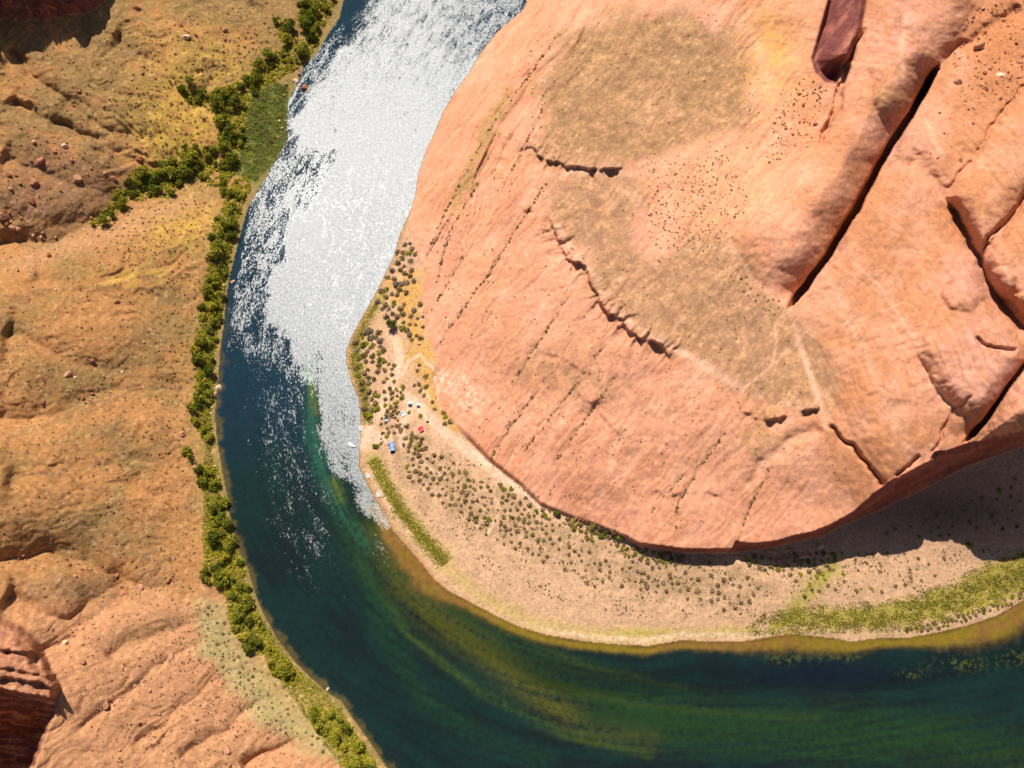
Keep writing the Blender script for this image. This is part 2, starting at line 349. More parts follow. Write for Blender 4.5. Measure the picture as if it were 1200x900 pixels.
# faint curved ledges on the big slab
for off, dp in ((0, 1.6), (14, 0.8), (-26, 0.9), (-60, 0.9), (-80, 0.6)):
    ledge(zb, [(1120 + off * .7, 482), (1098 + off, 458), (1078 + off, 412), (1055 + off, 372), (1033 + off, 337), (1000 + off, 308)], dp, 30, 5)
# dark leaning wall at the top and the ridge right of it
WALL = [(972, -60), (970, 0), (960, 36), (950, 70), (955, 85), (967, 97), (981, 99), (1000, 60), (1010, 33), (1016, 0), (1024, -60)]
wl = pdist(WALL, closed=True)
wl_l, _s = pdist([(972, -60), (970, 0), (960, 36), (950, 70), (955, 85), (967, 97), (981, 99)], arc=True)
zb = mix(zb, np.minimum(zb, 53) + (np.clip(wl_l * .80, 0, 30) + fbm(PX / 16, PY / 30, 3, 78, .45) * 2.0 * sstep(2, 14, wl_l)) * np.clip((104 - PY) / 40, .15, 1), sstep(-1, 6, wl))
# ridges on the left flank of the lobe
crack(zb, [(1012, 30), (1000, 62), (985, 100), (972, 145), (958, 178)], 5, 3)
crack(zb, [(996, 75), (985, 120), (968, 160)], 4, 2.5)
# joints in the slickrock
JOINTS = [[(587, 300), (548, 355), (510, 410)], [(543, 300), (513, 353)], [(632, 455), (595, 505), (573, 540)], [(707, 407), (660, 470), (613, 530)], [(805, 552), (763, 600)], [(530, 250), (500, 300)],
          [(640, 120), (600, 200)], [(655, 40), (575, 150), (530, 230), (500, 300)], [(640, 215), (598, 280), (565, 335)], [(668, 345), (632, 400), (600, 450)], [(722, 440), (680, 500), (650, 540)], [(850, 505), (812, 560), (790, 600)], [(905, 545), (880, 590), (868, 622)], [(560, 215), (525, 275), (512, 330)]]
for j in JOINTS: crack(zb, j, .7, 2.0)
# shallow valley on the lower slickrock
crack(zb, [(690, 470), (705, 505), (740, 545), (765, 575), (790, 580)], 3, 26)
crack(zb, [(965, 500), (930, 515), (900, 540), (870, 570)], 2.5, 8)

# beach
zs += fbm(WX / 22, WY / 22, 3, 12, 0.5) * 0.9 + fbm(WX / 3, WY / 3, 2, 13) * 0.15
zs = np.maximum(zs, 0.25)

# combine: beach -> cliff -> butte
d_f = np.maximum(sd_foot, 0); d_r = np.maximum(-sd_rim, 0)
tcl = np.where(sd_foot <= 0, 0, np.where(sd_rim >= 0, 1, d_f / (d_f + d_r + 1e-6)))
tcl = np.where(np.abs(sd_foot) < 0.01, 0, tcl)
cl_w = (sd_foot > 0) & (sd_rim < 0)
soft = sstep(-2, 5, sd_foot)
tcl = np.where(cl_w, tcl, soft * (sd_rim >= 0) + 0)
# rock colours of the wall come out in bands: rough ribs in the wall
zr = mix(zs, zb, np.where(sd_foot <= 0, 0, np.clip(tcl + cl_w * fbm(PX / 8, PY / 8, 3, 14) * 0.10, 0, 1)))
edge_soft = sstep(0, 14, sd_inner)
z_in = np.where(sd_foot > 0, np.where(PX + PY < 760, mix(0.4, zr, sstep(-1, 9, sd_inner)), zr), zr)
z_in = mix(np.minimum(z_in, 0.3), z_in, sstep(-0.5, 5, sd_inner))
z_out = mix(0.2, np.maximum(zl, 0.35), sstep(0, 16, -sd_river))
Z = np.where(sd_inner > 0, z_in, z_out)
# river bed
near_right = pdist(RIGHT_BANK)
shelf = np.where((PX > 440) & (PY > 590), 22.0, 4.0)
dep = 0.35 + 4.5 * sstep(0, 1, np.clip((sd_river - shelf * (near_right < 60)) / 45, 0, 1)) + fbm(WX / 18, WY / 18, 3, 15) * 0.6
Z = np.where(water_m, -np.maximum(dep, 0.2) * sstep(-1, 4, sd_river), Z)
Z = Z.astype(np.float64)

def height(px, py):
    fi = (np.asarray(px, float) - gxs[0]) / STEP; fj = (np.asarray(py, float) - gys[0]) / STEP
    i = np.clip(fi.astype(int), 0, NX - 2); j = np.clip(fj.astype(int), 0, NY - 2); a = fi - i; b = fj - j
    return (Z[j, i] * (1 - a) + Z[j, i + 1] * a) * (1 - b) + (Z[j + 1, i] * (1 - a) + Z[j + 1, i + 1] * a) * b
def ground(px, py):
    """world point of the ground seen at a photo pixel, and metres per photo pixel there"""
    z = float(height(px, py)); x, y, _ = unproject(px, py, z)
    v = np.array([(px - CX) / F, (CY - py) / F, -1.0]); t = (z - H) / float(R3[2] @ v)
    return Vector((float(x), float(y), z)), t / F

# ------------------------------------------------------------------ ground colours (shade painted into some rock and talus)
def C(r, g, b): return np.array([r, g, b], np.float32)
XW, YW, ZW = unproject(PX, PY, Z)
n1 = fbm(XW / 40, YW / 40, 4, 101); n2 = fbm(XW / 9, YW / 9, 4, 102, 0.6); n3 = fbm(XW / 2.6, YW / 2.6, 3, 103, 0.6); n4 = fbm(XW / 90, YW / 90, 3, 104)
def T(a): return a[..., None]
# left slopes
c_tan, c_orange, c_pink, c_olive, c_brown = C(.365, .178, .063), C(.44, .198, .072), C(.50, .232, .12), C(.29, .165, .060), C(.25, .125, .06)
lc = c_orange + (c_tan - c_orange) * T(sstep(-.25, .35, n1 + n2 * .4))
lc = mix(lc, c_pink, T(sstep(650, 730, PY + n1 * 60) * .85))
lc = mix(lc, c_olive, T(sstep(330, 230, PX * 0) * sstep(.0, .5, n1 * .8 + n2 * .5 + sstep(330, 90, PY) * .45 - sstep(680, 720, PY) * .9)))
yel = np.exp(-(((PX - 235) / 70) ** 2 + ((PY - 110) / 70) ** 2)) + np.exp(-(((PX - 215) / 55) ** 2 + ((PY - 265) / 30) ** 2)) + .7 * np.exp(-(((PX - 160) / 50) ** 2 + ((PY - 325) / 14) ** 2)) + np.exp(-(((PX - 200) / 40) ** 2 + ((PY - 165) / 35) ** 2))
lc = mix(lc, C(.52, .30, .055), T(np.clip(yel * (.75 + n2 * 1.2), 0, .9)))
lc = mix(lc, C(.21, .11, .055), T(np.clip(sstep(.12, .5, fine + run_up * m_up * .5 + run_mid * .3) * (1 - .65 * m_lo) * .5, 0, .5)))
brn = np.exp(-(((PX - 60) / 90) ** 2 + ((PY - 225) / 50) ** 2)); lc = mix(lc, C(.27, .125, .07), T(np.clip(brn * (.75 + n2), 0, .85)))
lc = mix(lc, C(.23, .125, .055), T(np.clip(np.exp(-(((PX - 85) / 60) ** 2 + ((PY - 690) / 17) ** 2)) * (.7 + n2 * .5), 0, .7)))
lc = mix(lc, C(.50, .25, .12), T(np.exp(-(((PY - 281 + .36 * (PX - 100)) / 12) ** 2)) * sstep(260, 200, PX) * sstep(-20, 40, PX) * .7))
flat = pdist([(232, 705), (262, 712), (300, 772), (345, 805), (390, 850), (400, 890), (360, 875), (310, 850), (270, 800), (235, 760)], closed=True)
lc = mix(lc, C(.36, .28, .12), T(sstep(-14, 10, flat + n2 * 14) * .85))
strip = sstep(62, 20, -sd_river) * sstep(230, 330, PY)
lc = mix(lc, C(.38, .22, .075), T(strip * .5))
lc = mix(lc, C(.30, .20, .06), T(sstep(34, 10, -sd_river + n2 * 14) * .6))
lc = mix(lc, C(.24, .17, .06), T(sstep(12, 2, -sd_river + n2 * 8) * .7))
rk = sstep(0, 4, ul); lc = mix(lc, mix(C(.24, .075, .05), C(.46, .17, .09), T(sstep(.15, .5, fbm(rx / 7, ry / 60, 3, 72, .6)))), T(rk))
rk = sstep(0, 3, ll); lc = mix(lc, mix(mix(C(.40, .16, .085), C(.20, .07, .05), T(sstep(800, 815, yy))), C(.50, .23, .13), T(sstep(-.1, .45, fbm(yy / 4.5, PX / 60, 3, 73, .6)))), T(rk))  # face below the layers painted deeper red to carry its shade
lc = mix(lc, C(.21, .115, .05), T(np.clip(np.exp(-(((PX - 180) / 60) ** 2 + ((PY - 737 + (PX - 180) * .32) / 9) ** 2)) * (.7 + n2), 0, .65)))
lc = mix(lc, C(.24, .135, .05), T(np.clip(np.exp(-(((PX - 110) / 90) ** 2 + ((PY - 438) / 20) ** 2)) * (.6 + n2), 0, .6)))
lc = mix(lc, C(.24, .13, .055), T(np.clip(np.exp(-(((PX - 70) / 110) ** 2 + ((PY - 632) / 22) ** 2)) * (.5 + n2), 0, .6)))
REED = [(298, 108), (322, 94), (337, 98), (337, 165), (322, 190), (300, 214), (276, 206), (282, 160), (288, 130)]
lc = mix(lc, C(.155, .165, .034), T(sstep(-9, 6, pdist(REED, closed=True) + n2 * 14)))
lc = lc * C(.86, .885, .84) * T(1 + n2 * .16 + n3 * .24)
lc = mix(lc, C(.50, .27, .15), T(sstep(.32, .5, n3 + n2 * .3) * .5))
# butte
r_pink, r_or, r_pale, r_deep = C(.60, .280, .158), C(.56, .232, .105), C(.64, .35, .22), C(.51, .205, .112)
bc = r_pink + (r_or - r_pink) * T(sstep(-.3, .35, n1 + .25 * n2) * .55)
bc = mix(bc, r_deep, T(sstep(.05, .5, ribs + n2 * .3) * .5))
bc = mix(bc, r_pale, T(sstep(.15, .5, -ribs + n2 * .4) * .4))
big = sstep(900, 1000, PX + n4 * 40)
bc = mix(bc, mix(C(.455, .190, .082), C(.53, .240, .128), T(sstep(-.2, .3, fbm(PX / 70, PY / 70, 4, 74, .6)))), T(big * .9))
pinkz = np.exp(-(((PX - 1150) / 55) ** 2 + ((PY - 430) / 60) ** 2)) + np.exp(-(((PX - 1140) / 40) ** 2 + ((PY - 325) / 25) ** 2)) + np.exp(-(((PX - 1040) / 35) ** 2 + ((PY - 155) / 30) ** 2)) + .8 * np.exp(-(((PX - 1060) / 40) ** 2 + ((PY - 40) / 50) ** 2))
bc = mix(bc, C(.53, .25, .17), T(np.clip(pinkz * (.7 + n2), 0, .8)))
face = np.exp(-((sd_inner - 30) / 32.0) ** 2) * sstep(300, 230, PY)
bc = mix(bc, C(.58, .245, .125), T(face * .6))
# desert-crust flats
FLAT1 = [(655, 48), (690, 30), (745, 16), (800, 10), (850, 40), (884, 90), (872, 150), (820, 176), (780, 185), (748, 194), (690, 193), (650, 184), (628, 172), (634, 120), (645, 75)]
FLAT2 = [(645, 205), (690, 200), (745, 203), (748, 235), (735, 270), (760, 300), (830, 285), (865, 300), (885, 330), (930, 372), (958, 400), (975, 450), (955, 478), (905, 470), (868, 452), (835, 432), (800, 412), (765, 392), (740, 378), (716, 356), (702, 338), (690, 305), (664, 288), (652, 262), (643, 235)]
for poly, cc, am in ((FLAT1, C(.285, .162, .068), .86), (FLAT2, C(.305, .172, .080), .8)):
    sl_ = win(poly, 30); d = pdist(poly, PX[sl_], PY[sl_], closed=True)
    k = sstep(-18, 8, d + n1[sl_] * 26 + n2[sl_] * 22 + n3[sl_] * 12)
    c2 = cc * T(1 + n1[sl_] * .25 + n2[sl_] * .25) + C(.07, .04, .02) * T(sstep(.0, .6, n2[sl_] * .4 + n3[sl_])) + C(.05, .03, .02) * T(sstep(.1, .6, n1[sl_] + n4[sl_] * .6)); bc[sl_] = mix(bc[sl_], c2, T(k * am))
    rimk = np.exp(-((d + n2[sl_] * 6) / 5.0) ** 2) * sstep(-.2, .3, n2[sl_] + .1); bc[sl_] = mix(bc[sl_], C(.56, .33, .22), T(rimk * .3))
yl2 = np.exp(-(((PX - 905) / 30) ** 2 + ((PY - 60) / 55) ** 2)); bc = mix(bc, C(.54, .28, .075), T(np.clip(yl2 * (.8 + n2), 0, .8)))
mott = np.exp(-(((PX - 840) / 55) ** 2 + ((PY - 215) / 55) ** 2)); bc = mix(bc, C(.55, .28, .13), T(np.clip(mott * (.6 + n2), 0, .6)))
GREENB = [(572, 128), (600, 100), (605, 112), (570, 180), (545, 235), (528, 250), (524, 238), (550, 180)]
sl_ = win(GREENB, 20); d = pdist(GREENB, PX[sl_], PY[sl_], closed=True); bc[sl_] = mix(bc[sl_], C(.34, .20, .07), T(sstep(-5, 6, d + n2[sl_] * 12) * .8))
for (x, y, a, b, c_, am) in ((640, 425, 55, 28, C(.34, .18, .085), .75), (700, 450, 50, 24, C(.33, .18, .085), .7), (745, 430, 40, 26, C(.38, .17, .10), .6), (690, 385, 35, 25, C(.42, .20, .11), .6), (820, 540, 60, 20, C(.40, .19, .10), .5), (900, 570, 50, 24, C(.42, .20, .11), .5), (740, 575, 40, 14, C(.40, .17, .085), .6), (600, 250, 18, 30, C(.43, .18, .095), .6), (680, 610, 50, 12, C(.42, .17, .09), .5), (895, 512, 30, 22, C(.33, .185, .075), .6), (560, 330, 15, 40, C(.5, .25, .12), .3)):
    g = np.exp(-(((PX - x) / a) ** 2 + ((PY - y) / b) ** 2)); bc = mix(bc, c_, T(np.clip(g * (.6 + n2 * 1.4), 0, am)))
rub = pdist([(1118, 40), (1135, 15), (1160, 0), (1210, -20), (1210, 110), (1180, 125), (1150, 110), (1140, 70), (1128, 62)], closed=True)
bc = mix(bc, C(.42, .165, .065), T(sstep(-10, 10, rub + n2 * 16) * .8))
# pale mineral streaks and dark varnish on the lobes
vrn = sstep(.05, .5, fbm(bx / 26, by / 46, 4, 75, .6)) * np.exp(-(((PX - 985 - (250 - PY) * .5) / 38) ** 2)) * sstep(120, 190, PY) * sstep(340, 270, PY)
bc = mix(bc, C(.30, .13, .075), T(np.clip(vrn * 1.3, 0, .75)))
bc = mix(bc, C(.36, .2, .08), T(np.exp(-(((PX - 1040) / 22) ** 2 + ((PY - 118) / 18) ** 2)) * .6))
for line, w, am in (([(1062, 20), (1056, 60), (1060, 100)], 4, .6), ([(1085, 140), (1095, 165), (1105, 182)], 3, .6), ([(1002, 310), (1034, 338), (1078, 410), (1100, 460), (1118, 482)], 2.6, .55), ([(953, 300), (975, 340), (1010, 400), (1030, 450), (1050, 500), (1060, 525)], 7, .3), ([(975, 330), (1000, 380), (1025, 440)], 3, .25),
                    ([(1060, 355), (1020, 370), (985, 382)], 2, .3), ([(925, 360), (960, 470), (1000, 530)], 3, .25),
                    ([(935, 400), (950, 440), (957, 460), (962, 480), (968, 500)], 3.5, .8), ([(870, 457), (905, 428), (910, 400), (908, 380)], 1.6, .7), ([(910, 424), (924, 410)], 1.4, .6), ([(800, 413), (835, 434), (868, 455)], 5, .7), ([(940, 502), (910, 530), (888, 548)], 5, .45),
                    ([(860, 20), (880, 40), (893, 70), (900, 100)], 8, .35), ([(720, 365), (760, 393), (800, 416)], 3, .6), ([(655, 265), (672, 295), (698, 325), (706, 350)], 2.5, .4), ([(645, 205), (700, 198), (740, 205)], 4, .5)):
    sl_ = win(line, w * 6); d = pdist(line, PX[sl_], PY[sl_]) + n3[sl_] * 2.5; bc[sl_] = mix(bc[sl_], C(.62, .36, .22), T(np.exp(-(d / w) ** 2) * am))
for j in JOINTS:
    sl_ = win(j, 20); d = pdist(j, PX[sl_], PY[sl_]) + n3[sl_] * 2; bc[sl_] = mix(bc[sl_], C(.34, .17, .09), T(np.exp(-(d / 1.5) ** 2) * .7))
wred = (sstep(-1, 2, wl)); bc = mix(bc, mix(C(.16, .048, .040), C(.29, .10, .065), T(sstep(.0, .5, fbm(bx / 10, by / 40, 3, 76)))), T(wred))  # maroon wall, its shade painted into the dark base colour
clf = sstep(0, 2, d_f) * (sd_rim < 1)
bc = mix(bc, mix(C(.24, .060, .042), C(.36, .11, .065), T(sstep(-.3, .4, fbm(tcl * 4, PX / 60, 3, 77)))), T(clf * .9 * sstep(740, 780, PX)))  # red cliff face, base colour darkened to stand for its shade
lin = fbm(bx / 3.2 + fbm(PX / 50, PY / 50, 2, 141) * 2.5, by / 80, 3, 142, .6)
dcv = pdist([(1150, 560), (1118, 482), (1098, 458), (1078, 412), (1055, 372), (1033, 337), (1000, 308), (960, 280)])
lin2 = fbm(dcv / 3.6 + fbm(PX / 60, PY / 60, 2, 143) * 2, PY / 120, 3, 144, .6)
lin = np.where(big > .5, lin2, lin)
bc = bc * C(1.0, .985, 1.02)
drip = fbm(bx / 8, by / 90, 4, 191, .6)
bc = mix(bc, C(.40, .165, .09), T(np.clip(sstep(.18, .5, drip) * sstep(-.1, .4, n4 + n1 * .4) * .55, 0, .6)))
bc = bc * T(1 - (.26 - .10 * big) * sstep(.12, .5, lin) * sstep(-.25, .3, n1 + n2 * .5) + .12 * sstep(.1, .5, -lin)) * T(1 + n2 * .15 + n3 * .22)
wht = np.exp(-(((PX - 520) / 22) ** 2 + ((PY - 445) / 12) ** 2)) + np.exp(-(((PX - 548) / 16) ** 2 + ((PY - 468) / 14) ** 2))
bc = mix(bc, C(.72, .50, .36), T(np.clip(wht * sstep(-.05, .35, n3 + n2 * .6) * .9, 0, .8)))
# beach
s_sand, s_peb = C(.53, .315, .18), C(.42, .25, .14)
sc_ = s_sand + (s_peb - s_sand) * T(sstep(-.2, .4, n2 + n3 * .6))
BRUSH = [(450, 515), (480, 510), (530, 545), (600, 590), (660, 620), (740, 650), (840, 660), (900, 690), (860, 715), (800, 700), (740, 690), (680, 660), (620, 650), (560, 620), (500, 590), (470, 565)]
d = pdist(BRUSH, closed=True); sc_ = mix(sc_, C(.33, .20, .105), T(np.clip(sstep(-16, 16, d + n2 * 22) * (.55 + n2 * .9 + fbm(near_right / 9, PX / 120, 3, 181) * .9), 0, .8)))
ORNG = [(455, 330), (492, 320), (500, 400), (515, 440), (510, 470), (540, 505), (525, 510), (500, 470), (485, 430), (470, 380)]
d = pdist(ORNG, closed=True); sc_ = mix(sc_, C(.48, .255, .055), T(sstep(-8, 8, d + n2 * 14) * .8))
def belt(line, w, cc, am, nz=6):
    global sc_
    d = pdist(line) + n2 * nz; sc_ = mix(sc_, cc, T(np.exp(-(d / w) ** 2) * am))
belt([(445, 345), (428, 375), (418, 400), (415, 425), (424, 450), (430, 480), (432, 495)], 8, C(.30, .24, .035), .85)
belt([(437, 540), (450, 565), (470, 600), (495, 630), (520, 655)], 9, C(.31, .27, .03), .9)
belt([(520, 662), (560, 695), (620, 728), (700, 746), (780, 744)], 8, C(.44, .31, .10), .7)
belt([(700, 742), (800, 742), (880, 738)], 5, C(.40, .30, .07), .7)
GB = [(900, 740), (905, 722), (960, 714), (1040, 708), (1083, 697), (1133, 677), (1167, 657), (1215, 640), (1260, 640), (1230, 685), (1200, 695), (1133, 718), (1100, 726), (1060, 735), (1000, 736), (930, 740)]
sc_ = mix(sc_, C(.29, .23, .032), T(sstep(-7, 7, pdist(GB, closed=True) + n2 * 9) * .9))
belt([(930, 715), (950, 690), (975, 665)], 10, C(.29, .25, .03), .8)
belt([(880, 745), (930, 735), (990, 742), (1060, 742)], 3, C(.50, .33, .16), .7, 3)
sc_ = mix(sc_, C(.60, .42, .25), T(np.exp(-((near_right - 7 + n2 * 3) / 3.0) ** 2) * sstep(590, 700, PX) * sstep(900, 860, PX) * .85))
sc_ = mix(sc_, C(.40, .22, .10), T(sstep(8, 1, near_right + n3 * 2) * sstep(560, 470, PX) * .8))
# foot paths of pale trodden sand
for line, w in (([(430, 505), (447, 478), (456, 455), (464, 440), (468, 415), (461, 392)], 6), ([(472, 440), (478, 424), (492, 415), (500, 425), (508, 432)], 1.8), ([(456, 462), (440, 468), (432, 472)], 1.8),
                ([(470, 462), (490, 475), (508, 495), (530, 515), (556, 533), (590, 560), (625, 580)], 7), ([(560, 535), (600, 568), (640, 600)], 2), ([(425, 520), (435, 512), (452, 512)], 8), ([(430, 545), (445, 575), (460, 600), (480, 625)], 1.8), ([(584, 602), (572, 625)], 1.6),
                ([(480, 480), (470, 500), (472, 520)], 5), ([(490, 455), (500, 460), (505, 470)], 1.8), ([(470, 505), (490, 540), (520, 560)], 1.5)):
    d = pdist(line) + n3 * 2.2; sc_ = mix(sc_, C(.66, .41, .27), T(np.exp(-(d / w) ** 4) * .9))
sc_ = mix(sc_, C(.22, .12, .08), T(sstep(600, 560, PY + .18 * PX - 200) * 0 + np.exp(-(((PX - 1120) / 120) ** 2 + ((PY - 600) / 36) ** 2)) * .9))  # brushy talus, darkened in colour to deepen the cliff's cast shadow
peb = sstep(.30, .45, fbm(XW / 1.5, YW / 1.5, 2, 121)); sc_ = sc_ * T(1 - peb * .35)
sc_ = sc_ * T(1 + n2 * .14 + n3 * .25)
# river bed
golden = C(.40, .24, .035); deep = C(.004, .010, .010); teal = C(.004, .017, .014)
fl_d, fl_s = pdist(smooth_poly(CENTRE, 5), arc=True)
left_d0 = pdist(LEFT_BANK)
strk = fbm(fl_s * 16, (near_right) / 14.0, 4, 131, .6); mot = fbm(XW / 3.2, YW / 3.2, 3, 132, .7)
strk2 = fbm(fl_s * 9, (pdist(smooth_poly(CENTRE, 5)) * np.sign(near_right - left_d0)) / 7.0, 4, 134, .65)
wc = mix(deep, teal, T(sstep(-.3, .3, n1 * .5 + strk * .6)))
wc = mix(wc, C(.005, .025, .043), T(sstep(620, 420, PY + n1 * 50) * .8))
ALG = [([(455, 620), (520, 690), (600, 745), (700, 785), (800, 805)], 5, C(.035, .050, .006), .6), ([(420, 660), (480, 745), (560, 810), (660, 860), (760, 885)], 6, C(.035, .060, .009), .75), ([(640, 800), (740, 826), (860, 838), (960, 842)], 5, C(.060, .070, .008), .8), ([(780, 872), (900, 878), (1050, 890)], 6, C(.012, .040, .012), .7),
       ([(440, 625), (470, 680), (510, 720), (560, 755), (610, 795), (650, 825), (690, 848), (760, 860)], 17, C(.13, .105, .007), .95),
       ([(430, 620), (500, 690), (570, 740), (640, 790), (720, 830), (850, 852), (1000, 862), (1100, 868), (1190, 885)], 34, C(.017, .034, .005), .8),
       ([(425, 640), (450, 740), (500, 820), (560, 865), (640, 890)], 16, C(.009, .032, .012), .65), ([(700, 840), (830, 845), (940, 855), (1020, 850), (1140, 870)], 20, C(.010, .034, .009), .8),
       ([(362, 435), (366, 470), (364, 505), (378, 560), (400, 600), (430, 640)], 9, C(.02, .085, .045), .8), ([(366, 455), (372, 485)], 5, C(.11, .11, .012), .8), ([(392, 565), (400, 585)], 6, C(.09, .11, .012), .8)]
for line, w, cc, am in ALG:
    sl_ = win(line, w * 3); d, s_a = pdist(line, PX[sl_], PY[sl_], arc=True); k = np.exp(-(d / w) ** 2) * (1 - sstep(.45, 1, s_a) * (.55 if w == 17 else .25)) * np.clip(.75 + strk2[sl_] * .9 + mot[sl_] * .45, 0.1, 1.3)
    wc[sl_] = mix(wc[sl_], cc, T(np.clip(k * am, 0, 1)))
wc = mix(wc, C(.004, .008, .018), T(np.exp(-(((PX - 960) / 110) ** 2 + ((PY - 790) / 16) ** 2)) * .8))
for (x, y, a, b) in ((920, 772, 22, 6), (1130, 778, 34, 8), (1070, 790, 16, 5), (1190, 770, 16, 8), (985, 770, 25, 5)):
    wc = mix(wc, C(.07, .075, .010), T(np.exp(-(((PX - x) / a) ** 2 + ((PY - y) / b) ** 2)) * np.clip(sstep(.05, .35, mot + n2 * .3), 0, 1) * .9))
gold_w = np.where(PY > 590, 13.0 + 18 * np.exp(-((PX - 480) / 35) ** 2) + 12 * np.exp(-((PX - 940) / 60) ** 2) + 24 * sstep(1040, 1180, PX), 5.0)
gk = sstep(1.15, .45, near_right / gold_w + n2 * .22 + n3 * .10) * sstep(560, 625, PY + (PX > 520) * 200)
gcol = mix(C(.20, .118, .010), C(.21, .098, .018), T(sstep(-.1, .3, n2 + .5 * np.sin(PX / 60))))
gcol = mix(C(.10, .055, .012), gcol, T(sstep(.95, .55, near_right / gold_w)))
wc = mix(wc, gcol, T(gk))
left_d = pdist(LEFT_BANK); wc = mix(wc, C(.12, .075, .02), T(sstep(9, 1, left_d + n2 * 8) * sstep(300, 500, PY) * .7))
wc = wc * T(np.clip(1 + mot * .22, .4, 2))
# assemble
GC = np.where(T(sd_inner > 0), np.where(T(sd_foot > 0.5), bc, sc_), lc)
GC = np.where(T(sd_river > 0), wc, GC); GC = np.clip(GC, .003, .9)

# ------------------------------------------------------------------ materials
def mat(name):
    m = bpy.data.materials.new(name); m.use_nodes = True; nt = m.node_tree
    return m, nt, nt.nodes['Principled BSDF'], nt.nodes['Material Output']
def N(nt, t, **kw):
    n = nt.nodes.new(t)
    for k, v in kw.items(): setattr(n, k, v)
    return n
def ground_material(name, scale1, scale2, bump, dist, speck):
    m, nt, bs, _o = mat(name)
    at = N(nt, 'ShaderNodeAttribute', attribute_name='tint'); tc = N(nt, 'ShaderNodeTexCoord')
    n_a = N(nt, 'ShaderNodeTexNoise'); n_a.inputs['Scale'].default_value = scale1; n_a.inputs['Detail'].default_value = 8; n_a.inputs['Roughness'].default_value = .7
    n_b = N(nt, 'ShaderNodeTexNoise'); n_b.inputs['Scale'].default_value = scale2; n_b.inputs['Detail'].default_value = 3
    for n in (n_a, n_b): nt.links.new(tc.outputs['Object'], n.inputs['Vector'])
    mr = N(nt, 'ShaderNodeMapRange'); mr.inputs['From Min'].default_value = .3; mr.inputs['From Max'].default_value = .7
    mr.inputs['To Min'].default_value = 1 - speck; mr.inputs['To Max'].default_value = 1 + speck
    nt.links.new(n_a.outputs['Fac'], mr.inputs['Value'])
    mx = N(nt, 'ShaderNodeVectorMath', operation='SCALE'); nt.links.new(at.outputs['Color'], mx.inputs[0]); nt.links.new(mr.outputs[0], mx.inputs['Scale'])
    nt.links.new(mx.outputs[0], bs.inputs['Base Color'])
    ad = N(nt, 'ShaderNodeMath', operation='ADD'); nt.links.new(n_a.outputs['Fac'], ad.inputs[0]); nt.links.new(n_b.outputs['Fac'], ad.inputs[1])
    bp = N(nt, 'ShaderNodeBump'); bp.inputs['Strength'].default_value = bump; bp.inputs['Distance'].default_value = dist
    nt.links.new(ad.outputs[0], bp.inputs['Height']); nt.links.new(bp.outputs['Normal'], bs.inputs['Normal'])
    bs.inputs['Roughness'].default_value = .95; bs.inputs['Specular IOR Level'].default_value = .15
    return m
M_ROCK = ground_material('sandstone', .35, 1.6, .28, .6, .16)
M_SOIL = ground_material('slope soil', .45, 1.2, .42, .7, .2)
M_SAND = ground_material('gravel sand', .5, 1.2, .5, .5, .25)
M_BED = ground_material('river bed', .3, 1.0, .2, .3, .14)

# ------------------------------------------------------------------ terrain meshes
def mesh_obj(name, verts, faces4, material, cols=None, smooth=True):
    me = bpy.data.meshes.new(name)
    nf = len(faces4); k = faces4.shape[1]
    me.vertices.add(len(verts)); me.vertices.foreach_set('co', np.ascontiguousarray(verts, np.float32).ravel())
    me.loops.add(nf * k); me.loops.foreach_set('vertex_index', np.ascontiguousarray(faces4, np.int32).ravel())
    me.polygons.add(nf); me.polygons.foreach_set('loop_start', np.arange(0, nf * k, k, dtype=np.int32))
    me.update(calc_edges=True)
    me.polygons.foreach_set('use_smooth', np.full(nf, smooth, bool))
    if cols is not None:
        a = me.attributes.new('tint', 'FLOAT_COLOR', 'POINT')
        a.data.foreach_set('color', np.concatenate([cols, np.ones((len(cols), 1))], 1).astype(np.float32).ravel())
    me.materials.append(material)
    o = bpy.data.objects.new(name, me); COL.objects.link(o)
    return o
def structure(o): o['kind'] = 'structure'; return o

V = np.stack([XW, YW, ZW], -1).reshape(-1, 3); VC = GC.reshape(-1, 3)
ii, jj = np.meshgrid(np.arange(NX - 1), np.arange(NY - 1))
base = (jj * NX + ii)
QUADS = np.stack([base + NX, base + NX + 1, base + 1, base], -1).reshape(-1, 4)   # wound so that normals point up
fc = lambda a: a[:-1, :-1].reshape(-1)
is_bed = fc(sd_river > 3); is_butte = fc((sd_inner > 0) & (sd_foot > 0.5)) & ~is_bed; is_beach = fc((sd_inner > -3)) & ~is_bed & ~is_butte
is_left = ~is_bed & ~is_butte & ~is_beach
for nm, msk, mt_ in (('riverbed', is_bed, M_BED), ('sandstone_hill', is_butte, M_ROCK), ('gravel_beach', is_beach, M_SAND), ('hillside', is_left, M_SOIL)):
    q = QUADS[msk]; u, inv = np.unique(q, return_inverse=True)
    structure(mesh_obj(nm, V[u], inv.reshape(-1, 4), mt_, VC[u]))
